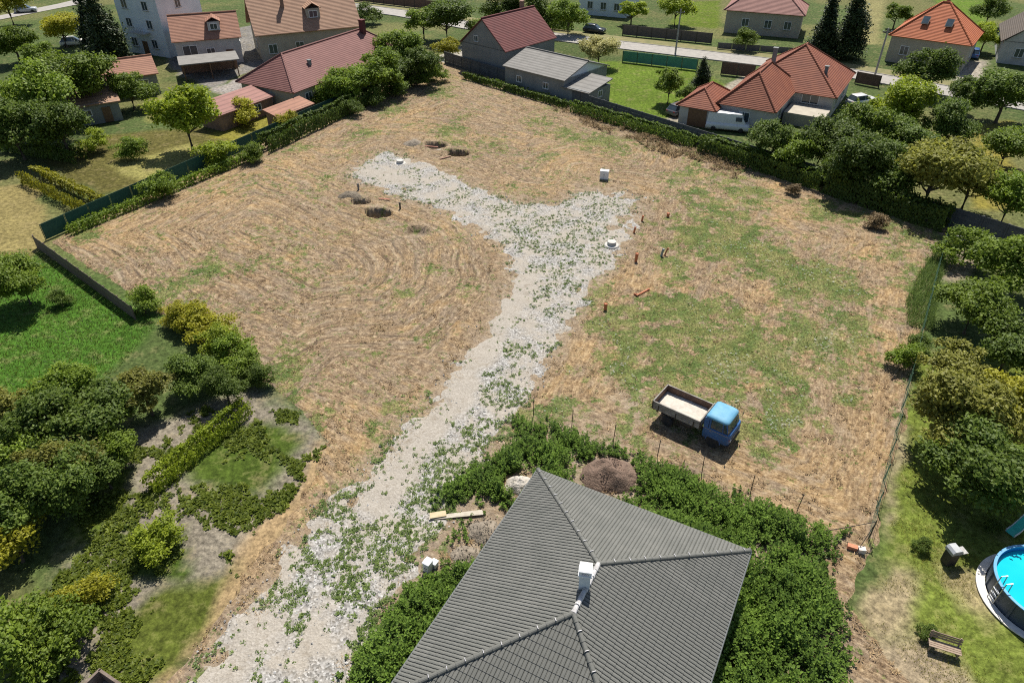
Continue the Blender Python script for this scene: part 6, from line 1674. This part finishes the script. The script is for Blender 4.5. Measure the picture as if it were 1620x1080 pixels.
V = np.stack([V[..., 0] * ca - V[..., 1] * sa + x[:, None], V[..., 0] * sa + V[..., 1] * ca + y[:, None], V[..., 2] + (field_h(x, y) + 0.06)[:, None]], -1)
t = NT('limestone_pebble'); t.color(t.ramp(t.attr('tint'), [(0.0, (0.16, 0.152, 0.14)), (0.5, (0.31, 0.30, 0.28)), (1.0, (0.53, 0.515, 0.49))])); t.rough(0.9)
tag(obj('gravel', mesh_np('gravel', V.reshape(-1, 3), (of[None] + 6 * np.arange(n)[:, None, None]).reshape(-1, 3), t.m, {'tint': np.repeat(g.uniform(0, 1, n), 6)})), 'loose pale crushed stones on the road', 'gravel', None, 'stuff')

# lush weeds round the bungalow
LUSH = [([(6.8, 27.3), (13, 24.7), (15.5, 24.3), (16.3, 22.7), (16.1, 19.8), (14.8, 16.4), (14, 9), (4, 9), (8, 18), (10.8, 21.5), (3.6, 26.2)], 1.0),
        ([(-3.6, 22.5), (-2.1, 23.1), (1, 25), (-3, 15), (-5, 10), (-9.6, 10), (-7.8, 16.5), (-6.4, 19.6), (-5.4, 21.7)], 0.85),
        ([(-4.3, 26.9), (-4, 28.3), (-0.8, 31.1), (0.8, 32.5), (4.4, 30.9), (3.8, 28.5), (2.2, 27.2), (0.9, 26.8), (-1.1, 26.9), (-2.5, 27.3)], 0.75),
        ([(0.1, 33.8), (2, 33.1), (3.9, 31.7), (7.3, 30.6), (10, 28.5), (9, 27.3), (7.3, 27.8), (4.2, 30.8), (0.4, 32.5)], 0.6),
        ([(-2.6, 25.5), (-1.6, 26), (-1.7, 24.3), (-3.1, 24.7)], 0.55),
        ([(7.8, 30.8), (11.1, 28.5), (13.6, 27.1), (16, 25.6), (17.8, 24.4), (15.9, 22.5), (14.4, 23.9), (12.8, 24.2), (9.7, 25.5), (6.8, 27.1), (7.9, 28.1), (8, 29.5)], 0.75),
        ([(2.3, 33.6), (4.2, 32.5), (7.3, 30.8), (7.7, 30.1), (5.8, 30.8), (4, 30.1), (2.7, 31.1)], 0.6)]
def p_lush(x, y):
    wx, wy = warp(x, y, 0.7, 0.6, 180)
    d = np.min([sdf(wx, wy, p) for p, _ in LUSH], 0)
    free = np.ones(x.shape)
    for mx, my, mr in ((5.75, 29.1, 1.6), (0.45, 28.35, 1.0), (*(-1.5, 25), 1.0), (*(-2.5, 23.5), 0.8), (*(-4.1, 22.6), 0.55), (*(-3.1, 26.1), 0.5), (*(18.1, 23.9), 0.8)):
        free = free * (np.hypot(x - mx, (y - my)) > mr)
    return free * sstep(0.6, -0.9, d) * (0.2 + 0.8 * sstep(0.22, 0.42, fbm(x, y, 0.8, 3, 190)))
def h_lush(x, y):
    v = np.zeros(x.shape)
    for p, hh in LUSH: v = np.maximum(v, hh * sstep(0.3, -1.2, sdf(x, y, p)))
    return v
x, y = scatter(56000, -11, 19, 9, 38, lambda x, y: p_lush(x, y) * off_house(x, y), g)
n = len(x); H_ = (0.30 + 0.75 * h_lush(x, y)) * g.uniform(0.65, 1.15, n) * (0.35 + 1.3 * fbm(x, y, 0.8, 3, 200))
kk = 10
u = np.tile((np.arange(kk) + 0.6) / kk, (n, 1)) ** 0.8
lean = g.normal(0, 0.14, (n, 2))
a = g.uniform(0, 6.28, (n, 1)) + np.arange(kk)[None] * 2.4
e = 0.35 + 0.65 * u + g.normal(0, 0.15, (n, kk))
L = (0.23 - 0.08 * u) * g.uniform(0.7, 1.3, (n, kk)) * (0.7 + 0.4 * H_[:, None])
d = np.stack([np.cos(a) * np.cos(e), np.sin(a) * np.cos(e), np.sin(e)], -1); sd = np.stack([-np.sin(a), np.cos(a), np.zeros_like(a)], -1)
p = np.stack([x[:, None] + lean[:, :1] * u * H_[:, None], y[:, None] + lean[:, 1:] * u * H_[:, None], field_h(x, y)[:, None] + u * H_[:, None]], -1)
md = p + d * (L * 0.5)[..., None]; tip = p + d * L[..., None] - np.array([0, 0, 1]) * (L * 0.2)[..., None]
w = (L * 0.30)[..., None]
co = np.stack([p, md + sd * w, tip, md - sd * w], 2).reshape(-1, 3)
tt = np.clip(np.repeat(0.12 + 0.75 * fbm(x, y, 0.7, 3, 210) + g.normal(0, 0.12, n), kk) + (0.5 * (u - 0.55)).ravel() + g.normal(0, 0.1, n * kk), 0, 1)
tag(obj('tall_weed', mesh_np('tall_weed', co, np.arange(len(co)).reshape(-1, 4), L_LUSH, {'tint': np.repeat(tt, 4)})), 'dense tall green weeds growing round the bungalow', 'weeds', None, 'stuff')
# small white flowers among the green of the truck plot
x, y = scatter(26000, 2, 40, 24, 70, lambda x, y: near(x, y) * (sdf(x, y, PLOT_R) < -0.5) * sstep(0.45, 0.9, a_green(x, y)) * sstep(0.5, 0.66, fbm(x, y, 0.4, 3, 250)), g)
n = len(x)
rosettes('white_flower', x, y, field_h(x, y) + 0.10, g.uniform(0.035, 0.065, n), 5, 0.15, leaf_mat('white_petal', (0.5, 0.5, 0.46), (0.75, 0.75, 0.72)), 'tiny white flowers dotted over the truck plot', 'flowers', g, 0.7, 0.45)
# reeds at the right plot fence
x, y = scatter(90000, 26, 42, 34, 66, lambda x, y: (sdf(x, y, [(30.6, 44.7), (31.9, 47.9), (35.5, 52.9), (39.3, 57.4), (38.8, 56.2), (31.9, 44.3)]) < 0.2) * 1.0, g)
n = len(x)
blades('reed', x, y, np.zeros(n), g.uniform(0.35, 0.95, n), g.uniform(0.03, 0.07, n), g.uniform(0, 6.28, n), g.uniform(0.5, 1.35, n), L_WEED, np.clip(g.normal(0.4, 0.2, n), 0, 1), 'tall dark grass growing along the right plot fence', 'grass')
# dry brambles and brushwood along the foot of the far wall
BR = [(6, 96.5), (10.2, 94.9), (19.3, 84.5), (26.5, 76.5), (24.7, 72.4), (18.4, 79.5), (10.4, 88.3)]
x, y = scatter(40000, 4, 45, 60, 112, lambda x, y: (sdf(*warp(x, y, 1.2, 0.5, 220), BR) < 0.0) * sstep(0.35, 0.5, fbm(x, y, 0.6, 3, 221)), g)
n = len(x)
rosettes('bramble', x, y, field_h(x, y) + g.uniform(0, 0.55, n) * fbm(x, y, 0.5, 2, 222), g.uniform(0.18, 0.42, n), 5, 0.5, L_DRY, 'dry brown brambles heaped along the foot of the far wall', 'brambles', g, 0.5, 0.16)
# grass on the garden lawns nearest the camera
LAWN_R = [(19.8, 23.9), (28.2, 38.2), (38.1, 41.1), (23.3, 16.4), (15, 16.4)]
x, y = scatter(150000, 15, 42, 12, 42, lambda x, y: (sdf(x, y, LAWN_R) < 0) * (np.hypot(x - PC[0], y - PC[1]) > 3.0) * sstep(0.3, 0.6, fbm(x, y, 0.5, 4, 230)) * (sdf(x, y, FIELD) > 0.2), g)
n = len(x)
blades('lawn_grass', x, y, np.zeros(n) - 0.01, g.uniform(0.06, 0.15, n), g.uniform(0.012, 0.03, n), g.uniform(0, 6.28, n), g.uniform(0.4, 1.3, n), leaf_mat('lawn_blade', (0.075, 0.095, 0.016), (0.26, 0.27, 0.055)), g.uniform(0, 1, n), 'lawn grass of the garden with the pool', 'grass')
GARD_L = [(-23.2, 22.7), (-25.6, 32), (-20.1, 35.5), (-14.1, 34.9), (-11.4, 31.7), (-14.7, 19.8), (-16.6, 16.4), (-23.9, 16.4)]
x, y = scatter(60000, -40, -8, 12, 40, lambda x, y: (sdf(x, y, GARD_L) < 0) * sstep(0.50, 0.64, fbm(x, y, 0.55, 5, 240) + 0.04 * np.sin((0.75 * x + 0.66 * y) * 6.5)), g)
n = len(x)
rosettes('garden_weed', x, y, np.zeros(n) - 0.01, g.uniform(0.10, 0.26, n), 7, 0.5, leaf_mat('garden_leaf', (0.045, 0.085, 0.014), (0.20, 0.28, 0.045)), 'low leafy crops and weeds in the bottom left garden', 'garden plants', g)
LAWN_L = [(-49.9, 56.8), (-42.1, 56.2), (-27.4, 45.2), (-27.9, 38.9), (-36.5, 35.5)]
x, y = scatter(70000, -70, -24, 36, 62, lambda x, y: (sdf(x, y, LAWN_L) < 0) * 1.0, g)
n = len(x)
blades('meadow_grass', x, y, np.zeros(n) - 0.02, g.uniform(0.12, 0.30, n), g.uniform(0.03, 0.06, n), g.uniform(0, 6.28, n), g.uniform(0.4, 1.3, n), leaf_mat('meadow_blade', (0.030, 0.060, 0.010), (0.125, 0.195, 0.030)), np.clip(g.normal(0.5, 0.25, n), 0, 1), 'bright green grass of the lawn at the left', 'grass')
